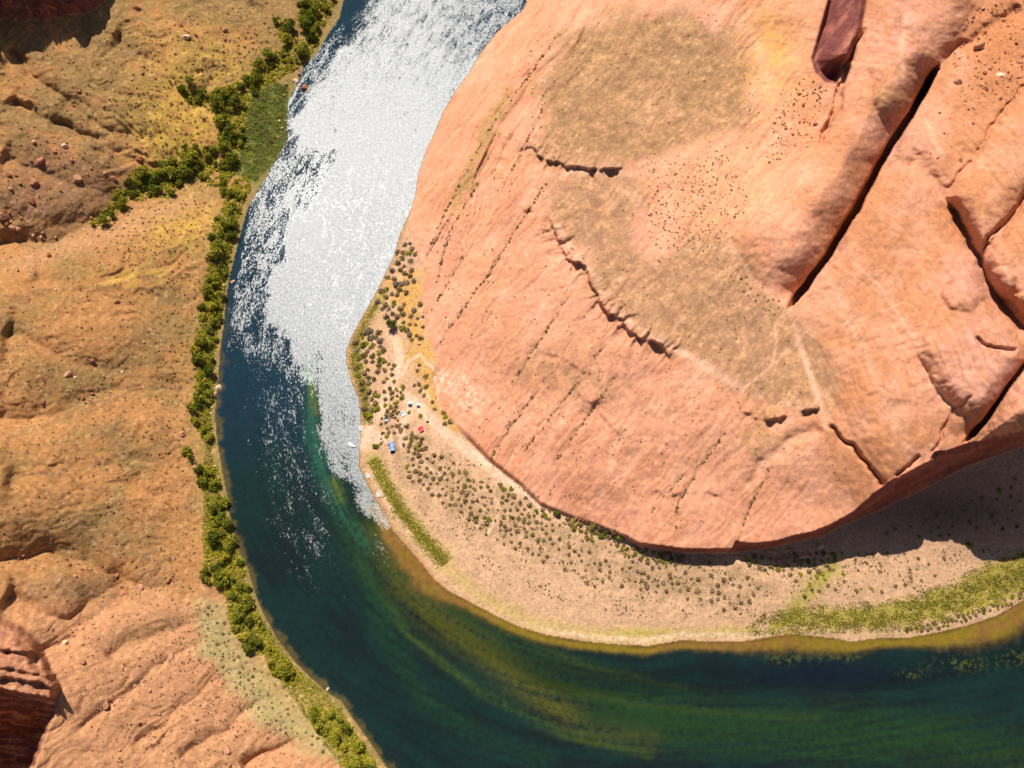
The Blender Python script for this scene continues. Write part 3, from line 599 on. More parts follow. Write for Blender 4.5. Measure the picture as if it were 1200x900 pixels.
# far ground, carried on from the edge of the modelled canyon to the horizon
ring = np.concatenate([np.arange(NX), np.arange(1, NY) * NX + NX - 1, (NY - 1) * NX + np.arange(NX - 2, -1, -1), np.arange(NY - 2, 0, -1) * NX])[::4]
rp = V[ring]; vs_ = [rp]; cs_ = [VC[ring]]
plateau = C(.44, .22, .10)
for k, zt in ((1.15, .5), (1.5, 1), (3, 1), (30, 1)):
    p = rp.copy(); p[:, :2] *= k; p[:, 2] = p[:, 2] * (1 - zt) + zt * np.maximum(p[:, 2], 60); vs_.append(p); cs_.append(np.tile(plateau, (len(rp), 1)))
nr = len(rp); fq = []
for r_ in range(4):
    a = np.arange(nr) + r_ * nr; b = (np.arange(nr) + 1) % nr + r_ * nr; fq.append(np.stack([a, b, b + nr, a + nr], -1))
structure(mesh_obj('far_plateau', np.concatenate(vs_), np.concatenate(fq), M_SOIL, np.concatenate(cs_)))

# ------------------------------------------------------------------ water
WS = 3
sx = PX[::WS, ::WS]; sy = PY[::WS, ::WS]; ny, nx = sx.shape
sdr = sd_river[::WS, ::WS]
wxx, wyy, _ = unproject(sx, sy, 0.0)
cen = smooth_poly(CENTRE, 6); cw = np.array([[float(a) for a in unproject(p[0], p[1], 0)[:2]] for p in cen])
best = np.full(sx.shape, 1e12); S = np.zeros(sx.shape); Vv = np.zeros(sx.shape); acc = 0
for (x0, y0), (x1, y1) in zip(cw[:-1], cw[1:]):
    dx, dy = x1 - x0, y1 - y0; L = math.hypot(dx, dy); t = np.clip(((wxx - x0) * dx + (wyy - y0) * dy) / (L * L), 0, 1)
    dd = (wxx - x0 - t * dx) ** 2 + (wyy - y0 - t * dy) ** 2; m = dd < best
    S = np.where(m, acc + t * L, S); Vv = np.where(m, (dx * (wyy - y0) - dy * (wxx - x0)) / L, Vv); best = np.minimum(best, dd); acc += L
# how choppy the water is (wind and riffle), 0 calm .. 1 broken
CHOP = [(430, -60), (405, 45), (378, 78), (357, 110), (345, 150), (340, 185), (388, 182), (367, 231), (350, 250), (335, 273), (321, 305), (306, 337), (314, 377), (335, 405), (352, 430), (363, 455),
        (364, 485), (366, 520), (374, 548), (395, 565), (410, 590), (440, 612), (462, 624), (470, 600), (440, 560), (440, 480), (430, 400), (480, 300), (510, 200), (560, 130), (600, 60), (640, -60)]
dch = pdist(CHOP, sx, sy, closed=True)
wob = fbm(sx / 26, sy / 40, 3, 151) * 16
dch = dch + wob * (sx < 470)
core = sstep(-7, 9, dch)
chop = (.79 - .10 * sstep(330, 430, sy) - .06 * sstep(170, 15, sy) + .05 * sstep(150, 300, sy) * sstep(60, 10, np.abs(sx - 450))) * core
side = sstep(330, 180, sy) * .50 + sstep(170, 330, sy) * sstep(620, 440, sy) * .47
side = side * sstep(-120, -25, dch - sstep(380, 480, sy) * 40 + sstep(420, 320, sy) * 40)
fleck = .39 * np.exp(-((sx - 335 - (sy - 500) * .18) / 62) ** 2) * sstep(400, 470, sy) * sstep(800, 620, sy)
fleck = np.maximum(fleck, .36 * np.exp(-(((sx - 450) / 45) ** 2 + ((sy - 640) / 42) ** 2)))
chop = np.maximum(np.maximum(chop, side), np.maximum(fleck, .08))
chop = chop - .15 * np.exp(-(((sx - 580) / 60) ** 2 + ((sy - 35) / 50) ** 2)) - .45 * np.exp(-(((sx - 412) / 22) ** 2 + ((sy - 0) / 45) ** 2))
chop -= .7 * np.exp(-(((sx - 404) / 10) ** 2 + ((sy - 576) / 12) ** 2)) + .5 * np.exp(-(((sx - 368) / 7) ** 2 + ((sy - 478) / 26) ** 2))
chop = np.minimum(chop, .05 + sstep(1, 10, sdr - np.where((sx > 380) | (sy < 200), -8, 3 * sstep(200, 300, sy) - 8 * sstep(300, 200, sy))) * 1.0)
W = np.stack([wxx, wyy, np.zeros_like(wxx)], -1).reshape(-1, 3)
ii, jj = np.meshgrid(np.arange(nx - 1), np.arange(ny - 1)); base = jj * nx + ii
Q = np.stack([base + nx, base + nx + 1, base + 1, base], -1).reshape(-1, 4)
keep = (sdr[:-1, :-1] > -9).reshape(-1); Q = Q[keep]; u, inv = np.unique(Q, return_inverse=True)

m, nt, bs, outn = mat('river water'); nt.nodes.remove(bs)
L = nt.links.new
fa = N(nt, 'ShaderNodeAttribute', attribute_name='flow'); ca = N(nt, 'ShaderNodeAttribute', attribute_name='chop'); tc = N(nt, 'ShaderNodeTexCoord')
mp = N(nt, 'ShaderNodeMapping'); mp.inputs['Scale'].default_value = (.05, .15, 1); L(fa.outputs['Vector'], mp.inputs['Vector'])
na = N(nt, 'ShaderNodeTexNoise'); na.inputs['Scale'].default_value = 1; na.inputs['Detail'].default_value = 6; na.inputs['Roughness'].default_value = .68; na.inputs['Distortion'].default_value = .8
L(mp.outputs[0], na.inputs['Vector'])
mp2 = N(nt, 'ShaderNodeMapping'); mp2.inputs['Scale'].default_value = (.33, .55, 1); L(fa.outputs['Vector'], mp2.inputs['Vector'])
nb = N(nt, 'ShaderNodeTexNoise'); nb.inputs['Scale'].default_value = 1; nb.inputs['Detail'].default_value = 4; nb.inputs['Roughness'].default_value = .65; nb.inputs['Distortion'].default_value = .5
L(mp2.outputs[0], nb.inputs['Vector'])
mp3 = N(nt, 'ShaderNodeMapping'); mp3.inputs['Scale'].default_value = (.62, 1.15, 1); L(fa.outputs['Vector'], mp3.inputs['Vector'])
nf = N(nt, 'ShaderNodeTexNoise'); nf.inputs['Scale'].default_value = 1; nf.inputs['Detail'].default_value = 3; nf.inputs['Roughness'].default_value = .6; L(mp3.outputs[0], nf.inputs['Vector'])
mx0 = N(nt, 'ShaderNodeMix', data_type='FLOAT'); mx0.inputs[0].default_value = .46; L(na.outputs['Fac'], mx0.inputs[2]); L(nb.outputs['Fac'], mx0.inputs[3])
mxn = N(nt, 'ShaderNodeMix', data_type='FLOAT'); mxn.inputs[0].default_value = .36; L(mx0.outputs[0], mxn.inputs[2]); L(nf.outputs['Fac'], mxn.inputs[3])
mrn = N(nt, 'ShaderNodeMapRange'); mrn.inputs['From Min'].default_value = .34; mrn.inputs['From Max'].default_value = .66; mrn.clamp = False; L(mxn.outputs[0], mrn.inputs['Value'])
sb = N(nt, 'ShaderNodeMath', operation='SUBTRACT'); L(ca.outputs['Fac'], sb.inputs[0]); L(mrn.outputs[0], sb.inputs[1])
ms = N(nt, 'ShaderNodeMapRange', interpolation_type='SMOOTHSTEP'); ms.inputs['From Min'].default_value = -.10; ms.inputs['From Max'].default_value = .52; L(sb.outputs[0], ms.inputs['Value'])
# small waves
nw = N(nt, 'ShaderNodeTexNoise'); nw.inputs['Scale'].default_value = .6; nw.inputs['Detail'].default_value = 5; nw.inputs['Roughness'].default_value = .8; L(tc.outputs['Object'], nw.inputs['Vector'])
bp = N(nt, 'ShaderNodeBump'); bp.inputs['Distance'].default_value = 1.0; L(nw.outputs['Fac'], bp.inputs['Height'])
bst = N(nt, 'ShaderNodeMapRange'); bst.inputs['To Min'].default_value = .04; bst.inputs['To Max'].default_value = .6; L(ms.outputs[0], bst.inputs['Value']); L(bst.outputs[0], bp.inputs['Strength'])
gl = N(nt, 'ShaderNodeBsdfGlossy'); rr = N(nt, 'ShaderNodeMapRange'); rr.inputs['From Max'].default_value = .3; rr.inputs['To Min'].default_value = .08; rr.inputs['To Max'].default_value = .48; L(ms.outputs[0], rr.inputs['Value']); L(rr.outputs[0], gl.inputs['Roughness']); L(bp.outputs['Normal'], gl.inputs['Normal'])
gl.inputs['Color'].default_value = (1, 1, 1, 1)
tr = N(nt, 'ShaderNodeBsdfTransparent'); tr.inputs['Color'].default_value = (.90, .95, .96, 1)
wt = N(nt, 'ShaderNodeMapRange'); wt.inputs['To Min'].default_value = .015; wt.inputs['To Max'].default_value = .19; L(ms.outputs[0], wt.inputs['Value'])
mp4 = N(nt, 'ShaderNodeMapping'); mp4.inputs['Scale'].default_value = (.55, 1.3, 1); L(fa.outputs['Vector'], mp4.inputs['Vector'])
ng = N(nt, 'ShaderNodeTexNoise'); ng.inputs['Scale'].default_value = .7; ng.inputs['Detail'].default_value = 6; ng.inputs['Roughness'].default_value = .85; L(mp4.outputs[0], ng.inputs['Vector'])
gm = N(nt, 'ShaderNodeMapRange'); gm.inputs['From Min'].default_value = .33; gm.inputs['From Max'].default_value = .62; gm.inputs['To Min'].default_value = .42; gm.inputs['To Max'].default_value = 1.40; L(ng.outputs['Fac'], gm.inputs['Value'])
wg = N(nt, 'ShaderNodeMath', operation='MULTIPLY'); L(wt.outputs[0], wg.inputs[0]); L(gm.outputs[0], wg.inputs[1])
mxs = N(nt, 'ShaderNodeMixShader'); L(wg.outputs[0], mxs.inputs['Fac']); L(tr.outputs[0], mxs.inputs[1]); L(gl.outputs[0], mxs.inputs[2]); L(mxs.outputs[0], outn.inputs['Surface'])
river = structure(mesh_obj('river', W[u], inv.reshape(-1, 4), m))
a = river.data.attributes.new('flow', 'FLOAT_VECTOR', 'POINT'); a.data.foreach_set('vector', np.stack([S, Vv, S * 0], -1).reshape(-1, 3)[u].astype(np.float32).ravel())
a = river.data.attributes.new('chop', 'FLOAT', 'POINT'); a.data.foreach_set('value', chop.reshape(-1)[u].astype(np.float32))
# ================================================================== THINGS
def tag(o, label=None, cat=None, group=None, kind=None):
    if label: o['label'] = label
    if cat: o['category'] = cat
    if group: o['group'] = group
    if kind: o['kind'] = kind
    return o

def leaf_material(name, c0, c1, c2):
    m, nt, bs, _o = mat(name); L = nt.links.new
    oi = N(nt, 'ShaderNodeObjectInfo'); tc = N(nt, 'ShaderNodeTexCoord')
    no = N(nt, 'ShaderNodeTexNoise'); no.inputs['Scale'].default_value = 1.1; no.inputs['Detail'].default_value = 3; L(tc.outputs['Object'], no.inputs['Vector'])
    ad = N(nt, 'ShaderNodeMath', operation='MULTIPLY_ADD'); ad.inputs[1].default_value = .55; L(oi.outputs['Random'], ad.inputs[0])
    sc2 = N(nt, 'ShaderNodeMath', operation='MULTIPLY'); sc2.inputs[1].default_value = .6; L(no.outputs['Fac'], sc2.inputs[0]); L(sc2.outputs[0], ad.inputs[2])
    cr = N(nt, 'ShaderNodeValToRGB'); e = cr.color_ramp.elements
    e[0].position = .15; e[0].color = (*c0, 1); e[1].position = .85; e[1].color = (*c2, 1); k = e.new(.5); k.color = (*c1, 1)
    L(ad.outputs[0], cr.inputs['Fac']); L(cr.outputs['Color'], bs.inputs['Base Color'])
    bs.inputs['Roughness'].default_value = .8; bs.inputs['Specular IOR Level'].default_value = .1
    tl = N(nt, 'ShaderNodeBsdfTranslucent'); L(cr.outputs['Color'], tl.inputs['Color']); mxs = N(nt, 'ShaderNodeMixShader'); mxs.inputs['Fac'].default_value = .38
    L(bs.outputs[0], mxs.inputs[1]); L(tl.outputs[0], mxs.inputs[2]); L(mxs.outputs[0], _o.inputs['Surface'])
    return m
def plain_material(name, col, rough=.7, var=.12, scale=2.0, metal=0.0):
    m, nt, bs, _o = mat(name); L = nt.links.new
    tc = N(nt, 'ShaderNodeTexCoord'); no = N(nt, 'ShaderNodeTexNoise'); no.inputs['Scale'].default_value = scale; no.inputs['Detail'].default_value = 5; L(tc.outputs['Object'], no.inputs['Vector'])
    mr = N(nt, 'ShaderNodeMapRange'); mr.inputs['From Min'].default_value = .25; mr.inputs['From Max'].default_value = .75; mr.inputs['To Min'].default_value = 1 - var; mr.inputs['To Max'].default_value = 1 + var; L(no.outputs['Fac'], mr.inputs['Value'])
    vm = N(nt, 'ShaderNodeVectorMath', operation='SCALE'); vm.inputs[0].default_value = col; L(mr.outputs[0], vm.inputs['Scale']); L(vm.outputs[0], bs.inputs['Base Color'])
    bs.inputs['Roughness'].default_value = rough; bs.inputs['Metallic'].default_value = metal
    return m
def boulder_material(name, c0, c1):
    m, nt, bs, _o = mat(name); L = nt.links.new
    tc = N(nt, 'ShaderNodeTexCoord'); oi = N(nt, 'ShaderNodeObjectInfo'); no = N(nt, 'ShaderNodeTexNoise'); no.inputs['Scale'].default_value = .9; no.inputs['Detail'].default_value = 8; no.inputs['Roughness'].default_value = .7
    L(tc.outputs['Object'], no.inputs['Vector'])
    ad = N(nt, 'ShaderNodeMath', operation='MULTIPLY_ADD'); ad.inputs[1].default_value = .6; L(oi.outputs['Random'], ad.inputs[0]); s2 = N(nt, 'ShaderNodeMath', operation='MULTIPLY'); s2.inputs[1].default_value = .5; L(no.outputs['Fac'], s2.inputs[0]); L(s2.outputs[0], ad.inputs[2])
    mx = N(nt, 'ShaderNodeMix', data_type='RGBA'); mx.inputs[6].default_value = (*c0, 1); mx.inputs[7].default_value = (*c1, 1); L(ad.outputs[0], mx.inputs[0]); L(mx.outputs[2], bs.inputs['Base Color'])
    bp = N(nt, 'ShaderNodeBump'); bp.inputs['Strength'].default_value = .7; bp.inputs['Distance'].default_value = .4; L(no.outputs['Fac'], bp.inputs['Height']); L(bp.outputs['Normal'], bs.inputs['Normal'])
    bs.inputs['Roughness'].default_value = .95; bs.inputs['Specular IOR Level'].default_value = .1
    return m
M_DARK = leaf_material('dark green leaves', (.075, .095, .012), (.17, .19, .02), (.30, .29, .03))
M_OLIVE = leaf_material('olive leaves', (.15, .155, .018), (.27, .26, .025), (.40, .35, .04))
M_BRIGHT = leaf_material('yellow green leaves', (.22, .22, .02), (.37, .33, .026), (.50, .42, .04))
M_GREY = leaf_material('grey brush twigs', (.19, .14, .11), (.29, .215, .15), (.35, .26, .14))
M_SAGE = leaf_material('sage leaves', (.20, .14, .065), (.32, .225, .10), (.39, .28, .115))
M_GRASS = leaf_material('reed blades', (.19, .21, .045), (.27, .275, .055), (.33, .31, .06))
M_BGRASS = leaf_material('beach grass blades', (.13, .12, .016), (.19, .17, .017), (.27, .22, .028))
M_WOOD = plain_material('grey bark', (.12, .085, .06), .9, .3, 6)
M_BOULD = boulder_material('boulder stone', (.30, .12, .07), (.54, .28, .16))
M_PALE = boulder_material('pale stone', (.58, .36, .22), (.72, .50, .34))
M_RED = boulder_material('red stone', (.27, .085, .055), (.40, .16, .09))

# ---------------------------------------------------------------- plant shapes
def crown_mesh(name, material, n_leaf, radius, height, leaf, lumps, seed, z0=.15):
    """leaf clumps spread through the volume of several uneven lumps"""
    r = np.random.default_rng(seed)
    ce = []; 
    for k in range(lumps):
        a = r.random() * 6.28; q = radius * (.15 + .55 * r.random()) if k else 0
        ce.append((q * math.cos(a), q * math.sin(a), height * (z0 + (.35 + .4 * r.random()) * (1 - .45 * q / radius)), radius * (.30 + .32 * r.random()), height * (.22 + .2 * r.random())))
    w = np.array([c[3] ** 2 for c in ce]); w /= w.sum()
    pick = r.choice(lumps, n_leaf, p=w); d = r.normal(size=(n_leaf, 3)); d /= np.linalg.norm(d, axis=1)[:, None]
    rad = r.random(n_leaf) ** .4
    ce = np.array(ce); P = np.stack([ce[pick, 0] + d[:, 0] * rad * ce[pick, 3], ce[pick, 1] + d[:, 1] * rad * ce[pick, 3], ce[pick, 2] + d[:, 2] * rad * ce[pick, 4]], -1)
    P[:, 2] = np.maximum(P[:, 2], .05 * height)
    nrm = d + r.normal(size=(n_leaf, 3)) * .55 + np.array([0, 0, .25]); nrm /= np.linalg.norm(nrm, axis=1)[:, None]
    t = np.cross(nrm, r.normal(size=(n_leaf, 3))); t /= np.linalg.norm(t, axis=1)[:, None]; b = np.cross(nrm, t)
    s1 = (leaf * (.5 + .8 * r.random(n_leaf)))[:, None]; s2 = s1 * (.45 + .4 * r.random(n_leaf))[:, None]
    v = np.stack([P - t * s1, P - b * s2, P + t * s1, P + b * s2 + nrm * s1 * .15], 1).reshape(-1, 3)
    f = np.arange(n_leaf * 4).reshape(-1, 4)
    me = bpy.data.meshes.new(name); me.from_pydata(v.tolist(), [], f.tolist()); me.materials.append(material); me.update()
    return me
def limb(bm, p0, p1, r0, r1, n=6):
    a = Vector(p0); b = Vector(p1); ax = (b - a).normalized(); u = ax.orthogonal().normalized(); w = ax.cross(u)
    r_0 = [bm.verts.new(a + (u * math.cos(2 * math.pi * i / n) + w * math.sin(2 * math.pi * i / n)) * r0) for i in range(n)]
    r_1 = [bm.verts.new(b + (u * math.cos(2 * math.pi * i / n) + w * math.sin(2 * math.pi * i / n)) * r1) for i in range(n)]
    for i in range(n): bm.faces.new((r_0[i], r_0[(i + 1) % n], r_1[(i + 1) % n], r_1[i]))
    bm.faces.new(r_1); bm.faces.new(r_0[::-1])
def trunk_mesh(name, h, r, seed):
    rr_ = random.Random(seed); bm = bmesh.new()
    top = (rr_.uniform(-.1, .1) * h, rr_.uniform(-.1, .1) * h, h * .5)
    limb(bm, (0, 0, -.5), top, r, r * .6)
    for k in range(5):
        a = k * 1.257 + rr_.random(); q = h * rr_.uniform(.2, .36)
        limb(bm, (top[0], top[1], top[2] * rr_.uniform(.55, .98)), (math.cos(a) * q, math.sin(a) * q, h * rr_.uniform(.6, .85)), r * .5, r * .15, 5)
    me = bpy.data.meshes.new(name); bm.to_mesh(me); bm.free(); me.materials.append(M_WOOD); return me
# unit plants: crown radius 1 m, scaled per plant
TR = {k: [(crown_mesh('crown', m_, (420, 300, 480, 240)[i], 1.0, (1.35, 1.1, 1.6, 1.0)[i], (.16, .17, .15, .19)[i], (9, 5, 12, 7)[i], 100 + i + 50 * j), trunk_mesh('trunk', 1.3, .09, i)) for i in range(4)] for j, (k, m_) in enumerate((('dark', M_DARK), ('olive', M_OLIVE), ('bright', M_BRIGHT)))}
SH = {k: [crown_mesh('shrub', m_, n_, 1.0, h_, .2, 6, 300 + i + 50 * j, 0) for i in range(4)] for j, (k, m_, n_, h_) in enumerate((('grey', M_GREY, 170, .9), ('sage', M_SAGE, 130, .8), ('olive', M_OLIVE, 150, .9), ('bright', M_BRIGHT, 150, .8), ('dark', M_DARK, 150, 1.0)))}

def in_poly(poly, x, y):
    c = False; n = len(poly)
    for i in range(n):
        x0, y0 = poly[i]; x1, y1 = poly[(i + 1) % n]
        if (y0 > y) != (y1 > y) and x < (x1 - x0) * (y - y0) / (y1 - y0) + x0: c = not c
    return c
def scatter(poly, n, gap, rnd, wet=False):
    xs = [p[0] for p in poly]; ys = [p[1] for p in poly]; out = []; tries = 0
    while len(out) < n and tries < n * 60:
        tries += 1; x = rnd.uniform(min(xs), max(xs)); y = rnd.uniform(min(ys), max(ys))
        if not in_poly(poly, x, y): continue
        if not wet and height(x, y) < .15: continue
        if any((x - a) ** 2 + (y - b) ** 2 < gap * gap for a, b in out): continue
        out.append((x, y))
    return out
def line_poly(line, w):
    L_ = []; R_ = []
    for i, p in enumerate(line):
        a = line[max(i - 1, 0)]; b = line[min(i + 1, len(line) - 1)]; dx, dy = b[0] - a[0], b[1] - a[1]; l = math.hypot(dx, dy)
        L_.append((p[0] - dy / l * w, p[1] + dx / l * w)); R_.append((p[0] + dy / l * w, p[1] - dx / l * w))
    return L_ + R_[::-1]

def add_tree(px, py, rpx, kind, label, group, rnd):
    p, mpp = ground(px, py); s = rpx * mpp; cm, tm = TR[kind][rnd.randrange(4)]
    root = bpy.data.objects.new('tree', None); root.empty_display_size = .1; root.location = p; root.rotation_euler.z = rnd.uniform(0, 6.28); root.scale = (s, s, s * rnd.uniform(.85, 1.25)); COL.objects.link(root)
    tag(root, label, 'tree', group)
    for nm, me in (('crown', cm), ('trunk', tm)):
        c = bpy.data.objects.new(nm, me); c.parent = root; COL.objects.link(c)
    return root
def add_shrub(px, py, rpx, kind, label, group, rnd, name='shrub'):
    p, mpp = ground(px, py); s = rpx * mpp
    o = bpy.data.objects.new(name, SH[kind][rnd.randrange(4)]); o.location = p; o.rotation_euler.z = rnd.uniform(0, 6.28); o.scale = (s, s * rnd.uniform(.75, 1.1), s * rnd.uniform(.45, .8)); COL.objects.link(o)
    return tag(o, label, 'shrub', group)

# ---------------------------------------------------------------- trees of the left bank
rnd = random.Random(3)
TREE_ZONES = [
    ([(345, -4), (398, -4), (383, 22), (372, 46), (357, 40), (347, 18)], 26, 6, (5, 8), 'dark:6 olive:3', 'dark bushy tree in the thicket at the top end of the left bank'),
    ([(323, 26), (338, 20), (344, 32), (338, 46), (326, 46)], 5, 7, (6, 8), 'dark:5', 'dark round tree in the clump set back from the upper left bank'),
    ([(340, 48), (374, 44), (366, 62), (342, 84), (318, 96), (298, 112), (288, 96), (300, 80), (322, 62)], 34, 6, (4.5, 7), 'dark:4 olive:4 bright:1', 'green tree in the thicket just upstream of the pale reed patch'),
    ([(262, 104), (300, 84), (302, 108), (292, 130), (286, 160), (280, 196), (262, 200), (256, 165), (256, 132), (232, 124), (236, 112)], 46, 6, (4.5, 7.5), 'dark:4 olive:4 bright:1', 'green tree on the landward side of the pale reed patch'),
    ([(214, 106), (226, 108), (238, 120), (228, 128), (216, 118)], 5, 7, (5, 7), 'dark:5', 'dark tree in the small clump at the foot of the rubble gully'),
    ([(203, 190), (216, 172), (244, 172), (262, 190), (276, 204), (262, 222), (240, 214), (214, 200)], 22, 7, (5.5, 8), 'olive:4 dark:4', 'green tree where the side gully thicket opens onto the bank'),
    ([(148, 204), (168, 200), (205, 190), (222, 206), (205, 232), (180, 233), (160, 236), (146, 228)], 30, 6.5, (6, 8.5), 'dark:6 olive:2', 'dark green tree in the broad middle of the side gully thicket'),
    ([(104, 262), (118, 252), (132, 240), (140, 222), (152, 230), (148, 244), (132, 258), (112, 268)], 17, 6, (5, 7), 'dark:5 olive:3', 'dark green tree in the narrow upper tail of the side gully thicket'),
    ([(262, 222), (285, 205), (296, 215), (284, 242), (277, 268), (270, 298), (246, 298), (250, 268), (262, 245)], 30, 6.5, (4.5, 6.5), 'dark:4 olive:4 bright:1', 'green tree on the bank between the side gully and the first bend'),
    ([(247, 300), (271, 300), (264, 345), (258, 382), (236, 382), (244, 345)], 28, 6.5, (4.5, 7), 'olive:4 bright:3 dark:3', 'green tree in the bank belt below the smooth yellow slope'),
    ([(230, 384), (256, 384), (251, 430), (248, 476), (226, 476), (230, 430)], 28, 6.5, (4.5, 7), 'olive:4 dark:4 bright:2', 'olive green tree in the bank belt beside the pale boulder'),
    ([(226, 478), (246, 478), (250, 515), (236, 515), (228, 498)], 9, 6.5, (4, 6.5), 'olive:3 dark:3', 'olive green tree in the thin part of the bank belt downstream of the pale boulder'),
    ([(234, 545), (254, 545), (259, 576), (236, 574)], 9, 6.5, (5, 7), 'dark:3 bright:4', 'yellow-green tree in the short clump on the thin stretch of bank'),
    ([(241, 582), (263, 582), (272, 622), (286, 650), (288, 676), (262, 690), (238, 682), (240, 640), (244, 612)], 42, 6.5, (5, 7.5), 'dark:4 olive:4 bright:1', 'green tree in the wide clump above the mouth of the dry gully'),
    ([(262, 690), (290, 682), (298, 712), (318, 748), (326, 772), (302, 768), (284, 752), (268, 728)], 34, 6.5, (5, 7.5), 'dark:4 olive:3 bright:1', 'green tree in the belt between the dry gully mouth and the silvery flat'),
    ([(318, 752), (332, 768), (352, 790), (352, 803), (332, 798), (312, 780)], 12, 7, (4.5, 7), 'olive:3 bright:3', 'olive tree at the sparse lower end of the bank belt'),
    ([(362, 828), (396, 832), (418, 860), (440, 892), (440, 905), (410, 905), (388, 870), (364, 846)], 26, 7, (4.5, 7), 'olive:3 bright:4 dark:2', 'yellow-green tree in the clump at the bottom edge of the left bank'),
]
def kinds(spec):
    out = []
    for w in spec.split(): k, n = w.split(':'); out += [k] * int(n)
    return out
KW = {'dark': 'dark green', 'olive': 'olive green', 'bright': 'yellow-green'}
n_tree = 0
for poly, n, gap, (r0, r1), spec, lab in TREE_ZONES:
    ks = kinds(spec); n = max(3, int(n * .70))
    for x, y in scatter(poly, n, gap * .80, rnd):
        k = rnd.choice(ks); l2 = KW[k] + ' ' + lab[lab.index('tree'):] if len(set(ks)) > 1 else lab
        add_tree(x, y, rnd.uniform(r0 * .62, r1 * 1.18), k, l2, 'trees along the left bank', rnd); n_tree += 1
U_P = []; U_R = []
SINGLE_TREES = [
    (223, 97, 5.5, 'dark', 'dark tree standing alone at the edge of the yellow ground above the thicket'),
    (222, 532, 8.5, 'olive', 'lone broad olive bush tree set back from the thin stretch of left bank'),
    (459, 383, 7, 'dark', 'dark pointed tree standing alone beside the sandy camp path'),
    (652, 601, 5.5, 'dark', 'dark round tree tight against the foot of the slickrock, leftmost of its row'),
    (726, 630, 5.5, 'dark', 'dark upright tree at the left end of the green row under the overhang'),
    (370, 838, 7, 'dark', 'dark tree by itself on the lower left bank beside the silvery flat'),
    (238, 360, 6, 'dark', 'dark tree leaning out on the landward edge of the bank belt'),
]
for x, y, r_, k, lab in SINGLE_TREES: add_tree(x, y, r_, k, lab, 'trees standing alone', rnd)

